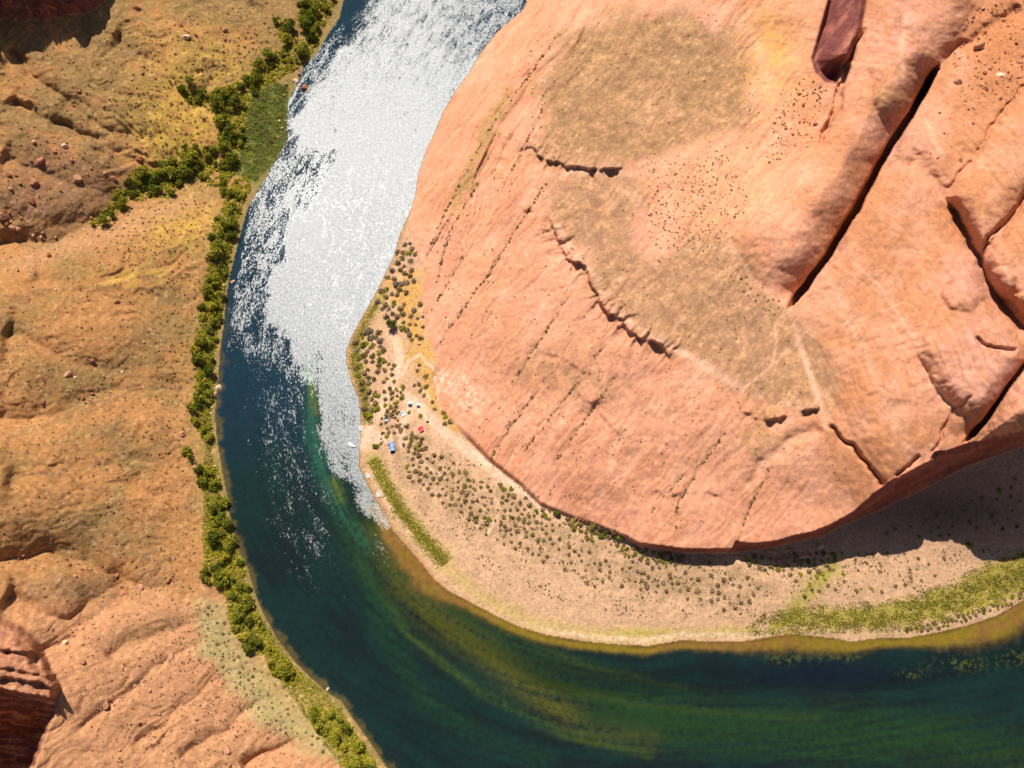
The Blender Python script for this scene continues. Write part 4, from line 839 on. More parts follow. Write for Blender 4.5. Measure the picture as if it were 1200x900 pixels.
# ---------------------------------------------------------------- shrubs
FRAC = {'shrub': .475, 'desert_bush': .7}; REST = []; REST_R = []
def shrub_zone(poly, n, gap, rr_, spec, lab, group, name='shrub'):
    ks = kinds(spec); c = 0; n_ind = max(4, int(n * FRAC[name])); allp = scatter(poly, n, gap, rnd)
    for x, y in allp[n_ind:]: REST.append((x, y)); REST_R.append(rnd.uniform(*rr_) * .8)
    for x, y in allp[:n_ind]:
        k = rnd.choice(ks); add_shrub(x, y, rnd.uniform(*rr_), k, lab, group, rnd, name); c += 1
    return c
G1 = 'brush around the camp'; G2 = 'shrubs on the gravel bar'; G3 = 'green bushes along the butte foot'; G4 = 'scrub on the left slopes'
n_sh = 0
for poly, n, gap, rr_, spec, lab, grp in [
    ([(294, 118), (318, 104), (330, 110), (328, 160), (312, 190), (296, 200), (286, 190), (292, 150)], 26, 7, (2.5, 5), 'olive:3 bright:3', 'small green bush standing in the pale reed patch', 'bushes in the reed patch'),
    ([(462, 300), (478, 275), (486, 290), (490, 320), (478, 345), (470, 372), (452, 372), (440, 360), (452, 330)], 40, 6, (3.5, 6), 'grey:6 olive:1', 'purple-grey dry bush in the strip between the bright water and the slickrock', G1),
    ([(468, 372), (492, 350), (500, 380), (494, 400), (478, 410), (468, 395)], 16, 6, (3, 5.5), 'grey:4 olive:1 sage:1', 'grey bush at the foot of the slickrock beside the ochre grass patches', G1),
    ([(416, 400), (432, 385), (446, 390), (450, 412), (446, 432), (436, 448), (440, 462), (428, 468), (420, 448), (416, 425)], 36, 6, (4, 6.5), 'grey:4 olive:4 dark:1', 'grey-green bush in the thicket at the tip of the sandy point', G1),
    ([(450, 420), (462, 428), (462, 448), (450, 450), (446, 436)], 9, 5, (3, 4.5), 'olive:3 sage:2', 'olive bush beside the main camp path', G1),
    ([(450, 456), (476, 452), (470, 468), (466, 492), (452, 488)], 20, 5, (3, 5), 'olive:4 sage:2', 'olive bush between the white tents and the river', G1),
    ([(428, 470), (444, 462), (446, 480), (434, 490), (426, 486)], 8, 6, (4, 6), 'olive:4 bright:1', 'green bush by the water upstream of the moored raft', G1),
    ([(444, 490), (472, 492), (468, 508), (446, 508)], 13, 5, (2.2, 3.6), 'sage:3 olive:2 dark:1', 'small bush on the sand between the dark tent and the blue tent', G1),
    ([(466, 498), (480, 500), (495, 512), (500, 528), (486, 536), (472, 522)], 16, 6, (3.5, 5.5), 'sage:4 olive:2', 'brown bush just below the red tent', G1),
    ([(484, 440), (492, 425), (504, 440), (496, 470), (486, 462)], 8, 6, (3, 5), 'olive:2 sage:3', 'ochre bush between the camp path and the white bleached rock', G1),
    ([(505, 470), (520, 478), (530, 498), (520, 498)], 8, 6, (3, 5), 'sage:3 olive:2', 'brown bush at the rock edge right of the red tent', G1),
    ([(480, 530), (520, 535), (560, 560), (600, 590), (660, 615), (640, 628), (590, 622), (550, 605), (500, 580), (470, 555)], 110, 6, (2.5, 4.6), 'sage:6 grey:2 olive:1', 'brown sage bush on the upper gravel bar below the camp', G2),
    ([(540, 600), (600, 615), (660, 632), (720, 660), (800, 680), (780, 695), (700, 690), (640, 662), (560, 622)], 70, 6.5, (2.2, 4.2), 'grey:4 sage:5', 'grey-brown bush in the darker band across the middle of the gravel bar', G2),
    ([(740, 655), (860, 660), (900, 690), (870, 718), (800, 705), (740, 680)], 48, 8, (2.4, 4.4), 'grey:4 sage:4 olive:1', 'grey bush on the gravel below the dark overhang', G2),
    ([(910, 655), (1000, 640), (1080, 650), (1130, 655), (1080, 685), (1000, 700), (930, 690)], 34, 9, (2, 3.8), 'sage:4 olive:2 grey:1', 'scattered bush on the sunlit bar right of the fallen slabs', G2),
    ([(588, 562), (612, 580), (640, 595), (650, 600), (640, 606), (606, 588), (582, 570)], 12, 6, (3, 5), 'olive:3 dark:3 grey:2', 'dark bush in the row under the lower edge of the slickrock', G3),
    ([(660, 602), (690, 612), (722, 622), (716, 632), (690, 632), (668, 622)], 18, 6, (3.5, 6), 'olive:5 dark:2 grey:1', 'green bush in the clump below the slickrock, left of the overhang', G3),
    ([(722, 636), (760, 645), (800, 652), (802, 660), (770, 660), (730, 650)], 26, 5.5, (3, 5), 'olive:5 dark:2 bright:1', 'green bush in the row along the foot of the dark overhang', G3),
    ([(868, 648), (900, 655), (950, 648), (978, 642), (980, 660), (950, 676), (915, 672), (880, 664)], 32, 6, (3, 5.5), 'olive:4 bright:2 grey:2 dark:1', 'green bush among the fallen slabs below the cliff', G3),
    ([(955, 670), (975, 664), (972, 690), (940, 715), (930, 706)], 9, 6, (3, 5), 'bright:3', 'bright yellow-green bush running down from the fallen slabs', G3),
    ([(1000, 632), (1130, 590), (1200, 550), (1200, 620), (1100, 632)], 30, 9, (2, 3.4), 'dark:3 sage:2', 'bush in the deep shade at the base of the red cliff', G3),
    ([(1060, 715), (1130, 690), (1200, 655), (1200, 690), (1140, 715)], 30, 8, (2, 3.4), 'bright:4 olive:1', 'low yellow-green bush in the riverside grass at the right edge', G2),
    ([(1060, 733), (1100, 728), (1133, 718), (1170, 706), (1200, 692), (1200, 700), (1170, 714), (1135, 726), (1100, 736), (1062, 742)], 40, 4.5, (2.2, 4), 'olive:4 dark:1', 'olive bush in the row at the water edge below the riverside grass', G2),
]: n_sh += shrub_zone(poly, n, gap, rr_, spec, lab, grp)
for x, y, r_, k, lab in [(440, 523, 5, 'dark', 'dark bush just left of the blue tent'), (447, 520, 3, 'dark', 'small dark bush between the larger dark bush and the blue tent'), (493, 488, 3.8, 'olive', 'single olive bush in the sand between the white tents and the red tent'),
                         (479, 483, 3, 'olive', 'low olive bush right of the grey tent'), (453, 510, 4.4, 'olive', 'olive bush above the blue tent'), (1136, 638, 5, 'olive', 'olive bush at the shadow edge on the right of the bar'), (520, 484, 3.6, 'sage', 'brown bush by itself on the edge of the slickrock right of the camp')]:
    add_shrub(x, y, r_, k, lab, None, rnd); n_sh += 1
SLOPE = [
    ([(150, 130), (190, 90), (250, 60), (320, 20), (335, 60), (290, 80), (250, 105), (250, 160), (230, 175), (180, 190)], 150, 6, (1.2, 2.4), 'sage:3 olive:3 dark:2', 'small dark desert bush on the yellow flats beside the big thicket', G4),
    ([(150, 250), (250, 235), (248, 300), (180, 300), (110, 300)], 80, 6, (1.2, 2.2), 'sage:4 olive:3', 'small desert bush on the yellow spur below the side gully', G4),
    ([(205, 320), (238, 320), (224, 480), (196, 480)], 45, 7, (1.1, 2.0), 'sage:4 olive:2', 'small desert bush on the slope just above the bank belt', G4),
    ([(235, 705), (262, 710), (300, 772), (345, 805), (390, 850), (400, 890), (360, 875), (310, 850), (270, 800), (240, 750)], 90, 6, (1.5, 3), 'sage:3 grey:3 olive:2', 'low grey-green bush on the silvery flat at the lower left', G4),
    ([(840, 300), (880, 320), (920, 360), (905, 372), (870, 345)], 20, 6, (1.3, 2.4), 'olive:3 sage:3', 'small green bush along the foot of the big rounded lobe', G2),
    ([(925, 100), (945, 90), (975, 105), (960, 118), (930, 120)], 14, 5, (1.6, 3), 'olive:4 bright:1', 'small green bush among the rubble under the dark leaning wall', G2),
]
for z_ in SLOPE: n_sh += shrub_zone(*z_, name='desert_bush')

# uncountable scrub, grass and gravel -------------------------------------------------
def clump_stuff(name, pts, radius, material, per, leaf, label, cat, flat=.7, seed=1):
    r = np.random.default_rng(seed); Vs = []
    for (x, y), rp_ in zip(pts, radius):
        p, mpp = ground(x, y); s = rp_ * mpp; n = per
        d = r.normal(size=(n, 3)); d /= np.linalg.norm(d, axis=1)[:, None]; d[:, 2] = np.abs(d[:, 2])
        c = np.array(p) + d * s * np.array([1, 1, flat]) * (.3 + .7 * r.random((n, 1)))
        nn = d + r.normal(size=(n, 3)) * .5; nn /= np.linalg.norm(nn, axis=1)[:, None]
        t = np.cross(nn, r.normal(size=(n, 3))); t /= np.linalg.norm(t, axis=1)[:, None]; b = np.cross(nn, t); q = s * leaf
        Vs.append(np.stack([c - t * q, c - b * q, c + t * q, c + b * q], 1).reshape(-1, 3))
    v = np.concatenate(Vs); o = mesh_obj(name, v, np.arange(len(v)).reshape(-1, 4), material, None, False)
    return tag(o, label, cat, None, 'stuff')
def many(poly, n, r0, r1, dens=None):
    xs = [p[0] for p in poly]; ys = [p[1] for p in poly]; out = []; rad = []
    g = np.random.default_rng(len(poly) + n)
    while len(out) < n:
        x = g.uniform(min(xs), max(xs)); y = g.uniform(min(ys), max(ys))
        if in_poly(poly, x, y) and height(x, y) > .15 and (dens is None or g.random() < dens(x, y)): out.append((x, y)); rad.append(r0 + (r1 - r0) * g.random() ** 2)
    return out, rad
p1, r1_ = many([(490, 330), (560, 160), (640, 30), (850, 10), (930, 120), (850, 250), (930, 380), (1000, 560), (760, 630), (600, 560), (510, 470)], 1500, .5, 1.3, lambda x, y: float(np.clip(.35 + 1.4 * perlin(np.array([x / 30.]), np.array([y / 30.]), 5)[0], .03, 1)))
p2, r2_ = many([(760, 190), (850, 180), (880, 240), (830, 300), (760, 290)], 420, .7, 1.5)
for j in JOINTS:
    for k in range(len(j) - 1):
        L_ = math.dist(j[k], j[k + 1])
        for q in range(int(L_ / 4)):
            t = rnd.random(); p1.append((j[k][0] + (j[k + 1][0] - j[k][0]) * t + rnd.uniform(-1.5, 1.5), j[k][1] + (j[k + 1][1] - j[k][1]) * t + rnd.uniform(-1.5, 1.5))); r1_.append(rnd.uniform(.9, 1.9))
clump_stuff('desert_scrub', p1 + p2, r1_ + r2_, M_SAGE, 8, .6, 'tiny brown scrub dotted over the sandstone hill and its joints', 'scrub', .7, 2)
p3, r3_ = many([(0, 60), (320, 0), (340, 40), (250, 110), (255, 190), (240, 300), (225, 560), (235, 690), (320, 830), (360, 900), (120, 900), (80, 780), (0, 700)], 2600, .6, 1.5, lambda x, y: float(np.clip(.15 + .85 * (x / 240.) ** 2 + .7 * perlin(np.array([x / 40.]), np.array([y / 40.]), 6)[0], .02, 1)))
clump_stuff('slope_scrub', p3, r3_, M_SAGE, 8, .6, 'tiny dry scrub dotted over the left canyon slopes', 'scrub', .7, 3)
p4, r4_ = many([(440, 510), (560, 540), (740, 645), (900, 650), (1000, 640), (1190, 645), (1100, 690), (900, 725), (740, 725), (600, 690), (500, 610)], 1500, .6, 1.5, lambda x, y: float(np.clip(.3 + 1.6 * perlin(np.array([(x * .8 + y * .5) / 40.]), np.array([(y * .85 - x * .3) / 14.]), 8)[0], .02, 1)))
clump_stuff('low_brush', REST, REST_R, M_SAGE, 60, .24, 'low brown brush filling in between the larger shrubs of the bar and the camp', 'brush', .8, 9)
clump_stuff('bar_scrub', p4, r4_, M_SAGE, 8, .6, 'tiny dry tufts speckling the gravel bar', 'scrub', .6, 4)
def soft_edge(line, w):
    def f(x, y):
        b = 1e9
        for (x0, y0), (x1, y1) in zip(line[:-1], line[1:]):
            dx, dy = x1 - x0, y1 - y0; t = min(1, max(0, ((x - x0) * dx + (y - y0) * dy) / (dx * dx + dy * dy))); b = min(b, math.hypot(x - x0 - t * dx, y - y0 - t * dy))
        return math.exp(-(b / w) ** 2 * 1.3) * min(1, max(.1, .75 + rnd.gauss(0, .3)))
    return f
def blades(name, poly, n, hgt, wid, material, label, cat, seed, near=None):
    g = np.random.default_rng(seed); pts, _ = many(poly, n, 1, 1, near)
    A = np.array(pts); z = height(A[:, 0], A[:, 1]); x, y, _q = unproject(A[:, 0], A[:, 1], z); P = np.stack([x, y, z], -1)
    a = g.random(n) * 6.28; w_ = np.stack([np.cos(a), np.sin(a), 0 * a], -1) * (wid * (.6 + .8 * g.random((n, 1))))
    lean = g.normal(size=(n, 3)) * .5 * hgt + np.array([.75, -.3, 0]) * hgt; lean[:, 2] = hgt * (.25 + .5 * g.random(n))
    v = np.stack([P - w_, P + w_, P + lean + w_ * .3, P + lean - w_ * .3], 1).reshape(-1, 3)
    return tag(mesh_obj(name, v, np.arange(4 * n).reshape(-1, 4), material, None, False), label, cat, None, 'stuff')
for poly, n, gap, rr_, spec, lab in TREE_ZONES:
    ar = abs(sum(a[0] * b[1] - b[0] * a[1] for a, b in zip(poly, poly[1:] + poly[:1]))) / 2
    q, w_ = many(poly, int(ar / 6.5), 1.0, 3.6); U_P += q; U_R += w_
clump_stuff('understory', U_P, U_R, M_BRIGHT, 16, .42, 'yellow-green undergrowth filling the gaps between the trees of the left bank', 'undergrowth', .6, 12)
clump_stuff('bank_brush', *many([(268, 230), (280, 250), (262, 330), (250, 420), (244, 500), (252, 560), (276, 650), (300, 715), (345, 780), (395, 825), (440, 895), (400, 900), (330, 800), (280, 730), (236, 640), (240, 520), (230, 460), (240, 330), (250, 260)], 1700, .8, 2.6), M_OLIVE, 12, .45, 'low olive brush along the left bank', 'brush', .6, 13)
blades('reeds', [(296, 112), (322, 96), (336, 100), (335, 165), (321, 188), (300, 212), (278, 204), (284, 160), (290, 130)], 9000, 1.6, .30, M_GRASS, 'pale green reed bed on the left bank, combed by the current', 'reeds', 21, lambda x, y: float(np.clip(.75 + 1.3 * perlin(np.array([x / 12.]), np.array([y / 9.]), 17)[0], .05, 1)))
blades('riverside_grass', line_poly([(444, 350), (428, 375), (417, 400), (415, 425), (424, 455), (430, 485), (432, 498)], 11), 3400, .8, .22, M_BGRASS, 'yellow-green grass fringe around the sandy point', 'grass', 22, soft_edge([(444, 350), (428, 375), (417, 400), (415, 425), (424, 455), (430, 485), (432, 498)], 6))
blades('riverside_grass', line_poly([(436, 538), (450, 565), (470, 600), (495, 630), (522, 660)], 14), 5200, .8, .22, M_BGRASS, 'yellow-green grass strip beside the shore path below the camp', 'grass', 23, soft_edge([(436, 538), (450, 565), (470, 600), (495, 630), (522, 660)], 8))
blades('riverside_grass', [(860, 745), (900, 715), (960, 708), (1040, 702), (1083, 690), (1133, 670), (1167, 650), (1240, 630), (1250, 690), (1200, 700), (1133, 724), (1100, 732), (1060, 740), (1000, 742)], 11000, .7, .22, M_BGRASS, 'broad yellow-green grass belt along the lower right shore', 'grass', 24, lambda x, y: float(np.clip(.5 + 1.2 * perlin(np.array([x / 14.]), np.array([y / 9.]), 15)[0] + .4 * (1 - abs((y - 726 + max(0, x - 1040) * .36) / 14)), 0, 1)))
blades('bank_grass', [(268, 230), (280, 250), (262, 330), (250, 420), (244, 500), (252, 560), (276, 650), (300, 715), (345, 780), (395, 825), (440, 895), (400, 900), (330, 800), (280, 730), (236, 640), (240, 520), (230, 460), (240, 330), (250, 260)], 14000, .8, .25, M_OLIVE, 'olive grass under the trees of the left bank', 'grass', 25)

# ---------------------------------------------------------------- boulders
def boulder_mesh(name, seed, material, cuts=9):
    g = random.Random(seed); bm = bmesh.new(); bmesh.ops.create_icosphere(bm, subdivisions=3, radius=1.0)
    for _k in range(cuts):     # fractured faces
        n = Vector((g.gauss(0, 1), g.gauss(0, 1), g.gauss(0, .8))).normalized(); dcut = g.uniform(.55, .85)
        for v in bm.verts:
            e = v.co.dot(n) - dcut
            if e > 0: v.co -= n * e
    sx_, sy_, sz_ = g.uniform(.8, 1.2), g.uniform(.65, 1.0), g.uniform(.55, .85)
    for v in bm.verts: v.co = Vector((v.co.x * sx_, v.co.y * sy_, v.co.z * sz_)) * (1 + g.uniform(-.03, .03))
    me = bpy.data.meshes.new(name); bm.to_mesh(me); bm.free(); me.materials.append(material); return me
BM = {k: [boulder_mesh('boulder', 40 + i + 10 * j, m_) for i in range(5)] for j, (k, m_) in enumerate((('stone', M_BOULD), ('pale', M_PALE), ('red', M_RED)))}
def add_boulder(px, py, rpx, kind, label, group, sink=.25):
    p, mpp = ground(px, py); s = rpx * mpp; o = bpy.data.objects.new('boulder', BM[kind][rnd.randrange(5)])
    o.location = p + Vector((0, 0, s * (.6 - sink))); o.rotation_euler = (rnd.uniform(-.3, .3), rnd.uniform(-.3, .3), rnd.uniform(0, 6.28)); o.scale = (s, s, s); COL.objects.link(o)
    return tag(o, label, 'boulder', group)
NAMED = [
    (1148, 56, 10, 'stone', 'largest round boulder perched on the rubble at the upper right'), (1122, 97, 6, 'stone', 'flat boulder below the rubble, left of the thin crack'), (1142, 127, 5, 'stone', 'angular boulder under the flat one on the upper right slab'),
    (1172, 87, 7, 'pale', 'pale flat slab boulder in the middle of the upper right rubble'), (1126, 188, 4, 'red', 'dark small boulder beside the thin crack on the right slab'), (1193, 13, 5, 'red', 'dark boulder in the rubble near the top right corner'),
    (38, 236, 8.5, 'red', 'big dark red boulder on the brown slope, lower of the pair'), (40, 215, 8, 'red', 'big dark red boulder on the brown slope, upper of the pair'), (48, 189, 8, 'red', 'dark wedge-shaped boulder above the pair on the brown slope'),
    (10, 205, 4.5, 'red', 'dark boulder near the left edge beside the brown slope pair'), (91, 210, 7, 'stone', 'wide flat boulder in the middle of the brown slope'), (77, 172, 5, 'pale', 'pale boulder alone above the brown slope'), (133, 210, 5, 'red', 'dark boulder just above the tip of the side gully thicket'),
    (163, 187, 6, 'red', 'dark crumbling boulder above the side gully thicket'), (40, 167, 5, 'stone', 'boulder in the small cluster near the upper left shadow'), (92, 108, 4, 'red', 'dark boulder beside the upper gully below the cliff shadow'), (219, 44, 6, 'pale', 'pale boulder in the cluster at the top of the yellow slope'), (230, 42, 4.5, 'red', 'dark boulder right of the pale one at the top of the yellow slope'), (264, 35, 4.5, 'stone', 'boulder high on the yellow slope near the river trees'), (212, 30, 4, 'red', 'dark boulder above the pale cluster on the yellow slope'),
    (137, 354, 4.5, 'red', 'dark boulder alone on the smooth middle slope'), (80, 439, 6, 'stone', 'boulder on the dark band of the middle slope'), (51, 471, 5, 'red', 'boulder in the shallow gully at the left edge'), (108, 423, 4.5, 'red', 'boulder above the gully on the middle slope'), (108, 462, 4, 'red', 'boulder lodged in the shallow gully on the middle slope'), (97, 467, 3.6, 'red', 'boulder downhill of the lodged one in the shallow gully'), (214, 509, 5, 'stone', 'boulder beside the lone broad bush tree'), (58, 300, 6, 'red', 'dark split boulder on the pink ridge near the left edge'),
    (256, 455, 5, 'pale', 'pale boulder standing in the water off the bank belt'), (357, 105, 8, 'stone', 'orange boulder standing in the white water at the upper left bank'), (347, 95, 4.5, 'pale', 'pale boulder on the bank beside the orange one in the water'), (273, 330, 3.5, 'pale', 'pale shore boulder below the first bend'),
    (384, 808, 3, 'pale', 'pale stone on the shore at the sparse lower end of the bank belt'), (198, 681, 5, 'red', 'boulder in the mouth of the dry gully, largest of its string'), (165, 688, 5, 'stone', 'boulder beside the string in the dry gully'), (143, 697, 4.5, 'stone', 'boulder at the bend of the dry gully'), (122, 825, 8, 'stone', 'wide flat slab half buried in the pink slope'), (265, 880, 7, 'stone', 'flat slab low on the pink slope near the silvery flat'), (75, 754, 6, 'pale', 'pale boulder beside the corner of the layered cliff'), (70, 751, 4.5, 'red', 'dark boulder touching the pale one at the layered cliff'), (97, 775, 5, 'stone', 'boulder on the scree below the layered cliff corner'), (200, 770, 6, 'stone', 'flat boulder alone on the upper pink slope'),
    (491, 403, 3.4, 'pale', 'white rock beside the sandy path at the camp'), (3, 255, 9, 'stone', 'large pink boulder at the left edge where the brown slope meets the ridge'), (14, 268, 6, 'stone', 'pink boulder in the pile at the left edge below the brown slope'),
]
for x, y, r_, k, lab in NAMED:
    o = add_boulder(x, y, r_ * .8, k, lab, 'large boulders', .4)
    if 'slab' in lab and 'flat' in lab: o.scale.z *= .35; o.location.z -= .2 * o.scale.x
# fallen slabs under the cliff
for x, y, a, b, rot, lab in [(905, 647, 9, 4, -10, 'pink fallen slab at the foot of the cliff, upper left of the pile'), (918, 656, 12, 4, 8, 'long pink fallen slab in the middle of the pile below the cliff'), (943, 651, 12, 4.5, 12, 'broad pink fallen slab at the right of the pile below the cliff'), (961, 641, 6, 3.5, 30, 'tilted pale slab catching the sun at the shadow edge'), (926, 644, 5, 3, -20, 'small fallen slab tucked under the cliff shadow')]:
    o = add_boulder(x, y, 1, 'pale' if 'pale' in lab else 'stone', lab, 'fallen slabs', .4); p, mpp = ground(x, y)
    o.name = 'fallen_slab'; o['category'] = 'rock slab'; o.scale = (a * mpp, b * mpp, 2.4 * mpp); o.rotation_euler = (.05, .1, math.radians(rot)); o.location = p + Vector((0, 0, .4 * mpp))
BZ = [
    ([(0, 150), (60, 140), (150, 190), (150, 235), (100, 262), (0, 280)], 70, 6, (1.4, 3), 'red:3 stone:3', 'small boulder on the brown rubble slope above the side gully'),
    ([(0, 262), (60, 268), (100, 268), (60, 282), (0, 285)], 16, 5, (2, 4), 'stone:3 red:1', 'boulder in the line of rocks along the floor of the side gully'),
    ([(90, 30), (300, 5), (230, 100), (120, 150), (20, 130)], 60, 8, (1.1, 2.4), 'red:2 stone:3', 'small boulder on the yellow slope below the dark cliff'),
    ([(10, 300), (220, 300), (200, 460), (0, 470)], 45, 12, (1, 2.2), 'stone:3 red:2 pale:1', 'small boulder on the smooth middle slope'),
    ([(0, 645), (60, 645), (150, 678), (235, 695), (230, 708), (140, 695), (60, 665), (0, 665)], 44, 5, (1.4, 3), 'red:2 stone:3', 'small boulder in the string along the dry gully'),
    ([(60, 735), (110, 720), (120, 760), (70, 800), (80, 850), (60, 890), (45, 890), (66, 820), (70, 790)], 34, 5, (1.2, 2.8), 'red:2 stone:3', 'small boulder on the scree beside the layered cliff'),
    ([(100, 780), (240, 740), (330, 860), (300, 900), (90, 900)], 45, 10, (1, 2.4), 'stone:3 pale:1', 'small boulder on the striped pink slope'),
    ([(1120, 45), (1140, 10), (1200, 0), (1200, 110), (1165, 125), (1135, 90)], 60, 5, (1.2, 3), 'stone:4 red:3', 'small boulder in the upper right rubble'),
    ([(1090, 95), (1130, 100), (1150, 160), (1110, 215), (1080, 170)], 14, 8, (1, 2.4), 'stone:3 red:3', 'small stone on the slab below the upper right rubble'),
    ([(915, 110), (968, 100), (958, 150), (925, 185), (890, 195), (905, 150)], 46, 5, (1.2, 2.8), 'stone:3 red:3', 'small boulder in the rubble under the dark leaning wall'),
    ([(1155, 330), (1200, 330), (1200, 365), (1180, 360)], 8, 6, (2, 4.5), 'stone:3', 'boulder jammed beside the narrow inner valley at the right edge'),
    ([(340, 70), (354, 84), (344, 110), (338, 150), (330, 190), (320, 170), (333, 110)], 26, 4, (1.2, 2.8), 'pale:2 stone:3', 'shore stone beside the pale reed patch'),
    ([(262, 320), (268, 320), (254, 420), (250, 500), (262, 580), (272, 640), (262, 600), (246, 520), (248, 440)], 30, 5, (1, 2.2), 'pale:4 stone:2', 'pale shore stone along the foot of the bank belt'),
]
for poly, n, gap, rr_, spec, lab in BZ:
    ks = kinds(spec); n = max(4, int(n * .45))
    for x, y in scatter(poly, n, gap, rnd): add_boulder(x, y, rnd.uniform(*rr_), rnd.choice(ks), lab, 'small boulders and stones')
pp, rp2 = many([(0, 60), (320, 0), (250, 110), (240, 300), (225, 560), (235, 690), (330, 860), (100, 900), (70, 780), (0, 700)], 2300, .5, 1.4)
pq, rq2 = many([(1110, 60), (1140, 10), (1200, 0), (1200, 120), (1130, 130)], 260, .6, 1.5)
pr, rr2 = many([(915, 105), (968, 100), (950, 170), (890, 200)], 160, .6, 1.4)
clump_stuff('loose_stones', pp + pq + pr, rp2 + rq2 + rr2, M_BOULD, 6, .8, 'loose stones and scree on the slopes', 'stones', .7, 5)

# ---------------------------------------------------------------- the camp and the boats
M_BLUE = plain_material('blue tent cloth', (.17, .33, .72), .6, .08); M_NAVY = plain_material('dark cloth', (.03, .03, .055), .8, .1); M_REDC = plain_material('red tent cloth', (.62, .03, .07), .6, .1)
M_WHITE = plain_material('white cloth', (.78, .76, .78), .6, .06); M_GREYC = plain_material('grey cloth', (.42, .42, .50), .6, .1); M_ROPE = plain_material('pale cord', (.6, .55, .45), .8, .1)
M_HULL = plain_material('white boat hull', (.82, .82, .80), .35, .05); M_RUB = plain_material('grey raft rubber', (.55, .54, .60), .5, .08); M_MOTOR = plain_material('black motor casing', (.02, .02, .022), .4, .1)
def part(name, bm, material, parent, smooth=False):
    me = bpy.data.meshes.new(name); bmesh.ops.recalc_face_normals(bm, faces=bm.faces[:]); bm.to_mesh(me); bm.free(); me.materials.append(material)
    if smooth:
        for p in me.polygons: p.use_smooth = True
    o = bpy.data.objects.new(name, me); o.parent = parent; COL.objects.link(o); return o
def thing(name, px, py, rot, label, cat, group=None, on_water=False):
    p, mpp = ground(px, py)
    if on_water: x, y, _ = unproject(px, py, 0.0); p = Vector((float(x), float(y), 0.05))
    o = bpy.data.objects.new(name, None); o.location = p; o.rotation_euler.z = math.radians(rot); o.empty_display_size = .5; COL.objects.link(o)
    return tag(o, label, cat, group)
def box(bm, c, s):
    r = bmesh.ops.create_cube(bm, size=1.0)['verts']
    for v in r: v.co = Vector((v.co.x * s[0] + c[0], v.co.y * s[1] + c[1], v.co.z * s[2] + c[2]))
def dome(bm, rx_, ry_, rz_, n=16, rings=6, a0=0.0, a1=2 * math.pi):
    R_ = []
    for k in range(rings + 1):
        t = k / rings * math.pi / 2; full = abs(a1 - a0 - 2 * math.pi) < 1e-6; cnt = n if full else n + 1
        R_.append([bm.verts.new((rx_ * math.cos(t) * math.cos(a0 + (a1 - a0) * i / n), ry_ * math.cos(t) * math.sin(a0 + (a1 - a0) * i / n), rz_ * math.sin(t) + .02)) for i in range(cnt)])
    for k in range(rings):
        cnt = len(R_[k])
        for i in range(cnt if full else cnt - 1):
            j = (i + 1) % cnt; bm.faces.new((R_[k][i], R_[k][j], R_[k + 1][j], R_[k + 1][i]))
# blue tunnel tent: long fly, dark door and sheet for the shadow at its end, poles
t = thing('tent', 460, 524, 100, 'long pale blue tunnel tent with a dark panel and sheet for its shadowed end, by the river', 'tent', 'tents of the camp')
bm = bmesh.new(); secs = 14; n = 12; rows = []
for k in range(secs + 1):
    x = -3.2 + 6.4 * k / secs; hgt = 2.0 + .12 * math.cos(k * math.pi * 4 / secs); w_ = 1.75 + .06 * math.cos(k * math.pi * 4 / secs)
    rows.append([bm.verts.new((x, w_ * math.cos(math.pi * i / n), .05 + hgt * math.sin(math.pi * i / n) ** .8)) for i in range(n + 1)])
for k in range(secs):
    for i in range(n): bm.faces.new((rows[k][i], rows[k + 1][i], rows[k + 1][i + 1], rows[k][i + 1]))
bm.faces.new(rows[-1]); part('fly_sheet', bm, M_BLUE, t)
bm = bmesh.new(); vs2 = [bm.verts.new((-3.22, 1.55 * math.cos(math.pi * i / n), .06 + 1.8 * math.sin(math.pi * i / n) ** .8)) for i in range(n + 1)]; bm.faces.new(vs2); part('door', bm, M_NAVY, t)
bm = bmesh.new(); box(bm, (-4.1, 0, .04), (1.6, 3.0, .04)); part('shadow_sheet', bm, M_NAVY, t)  # dark sheet added where the tent's shadow falls
for xx in (-3.1, -1.0, 1.05, 3.15):
    bm = bmesh.new(); prev = None
    for i in range(n + 1):
        q = Vector((xx, 1.86 * math.cos(math.pi * i / n), .05 + 2.16 * math.sin(math.pi * i / n) ** .8))
        if prev is not None: limb(bm, prev, q, .05, .05, 4)
        prev = q
    part('pole_arch', bm, M_WHITE, t)
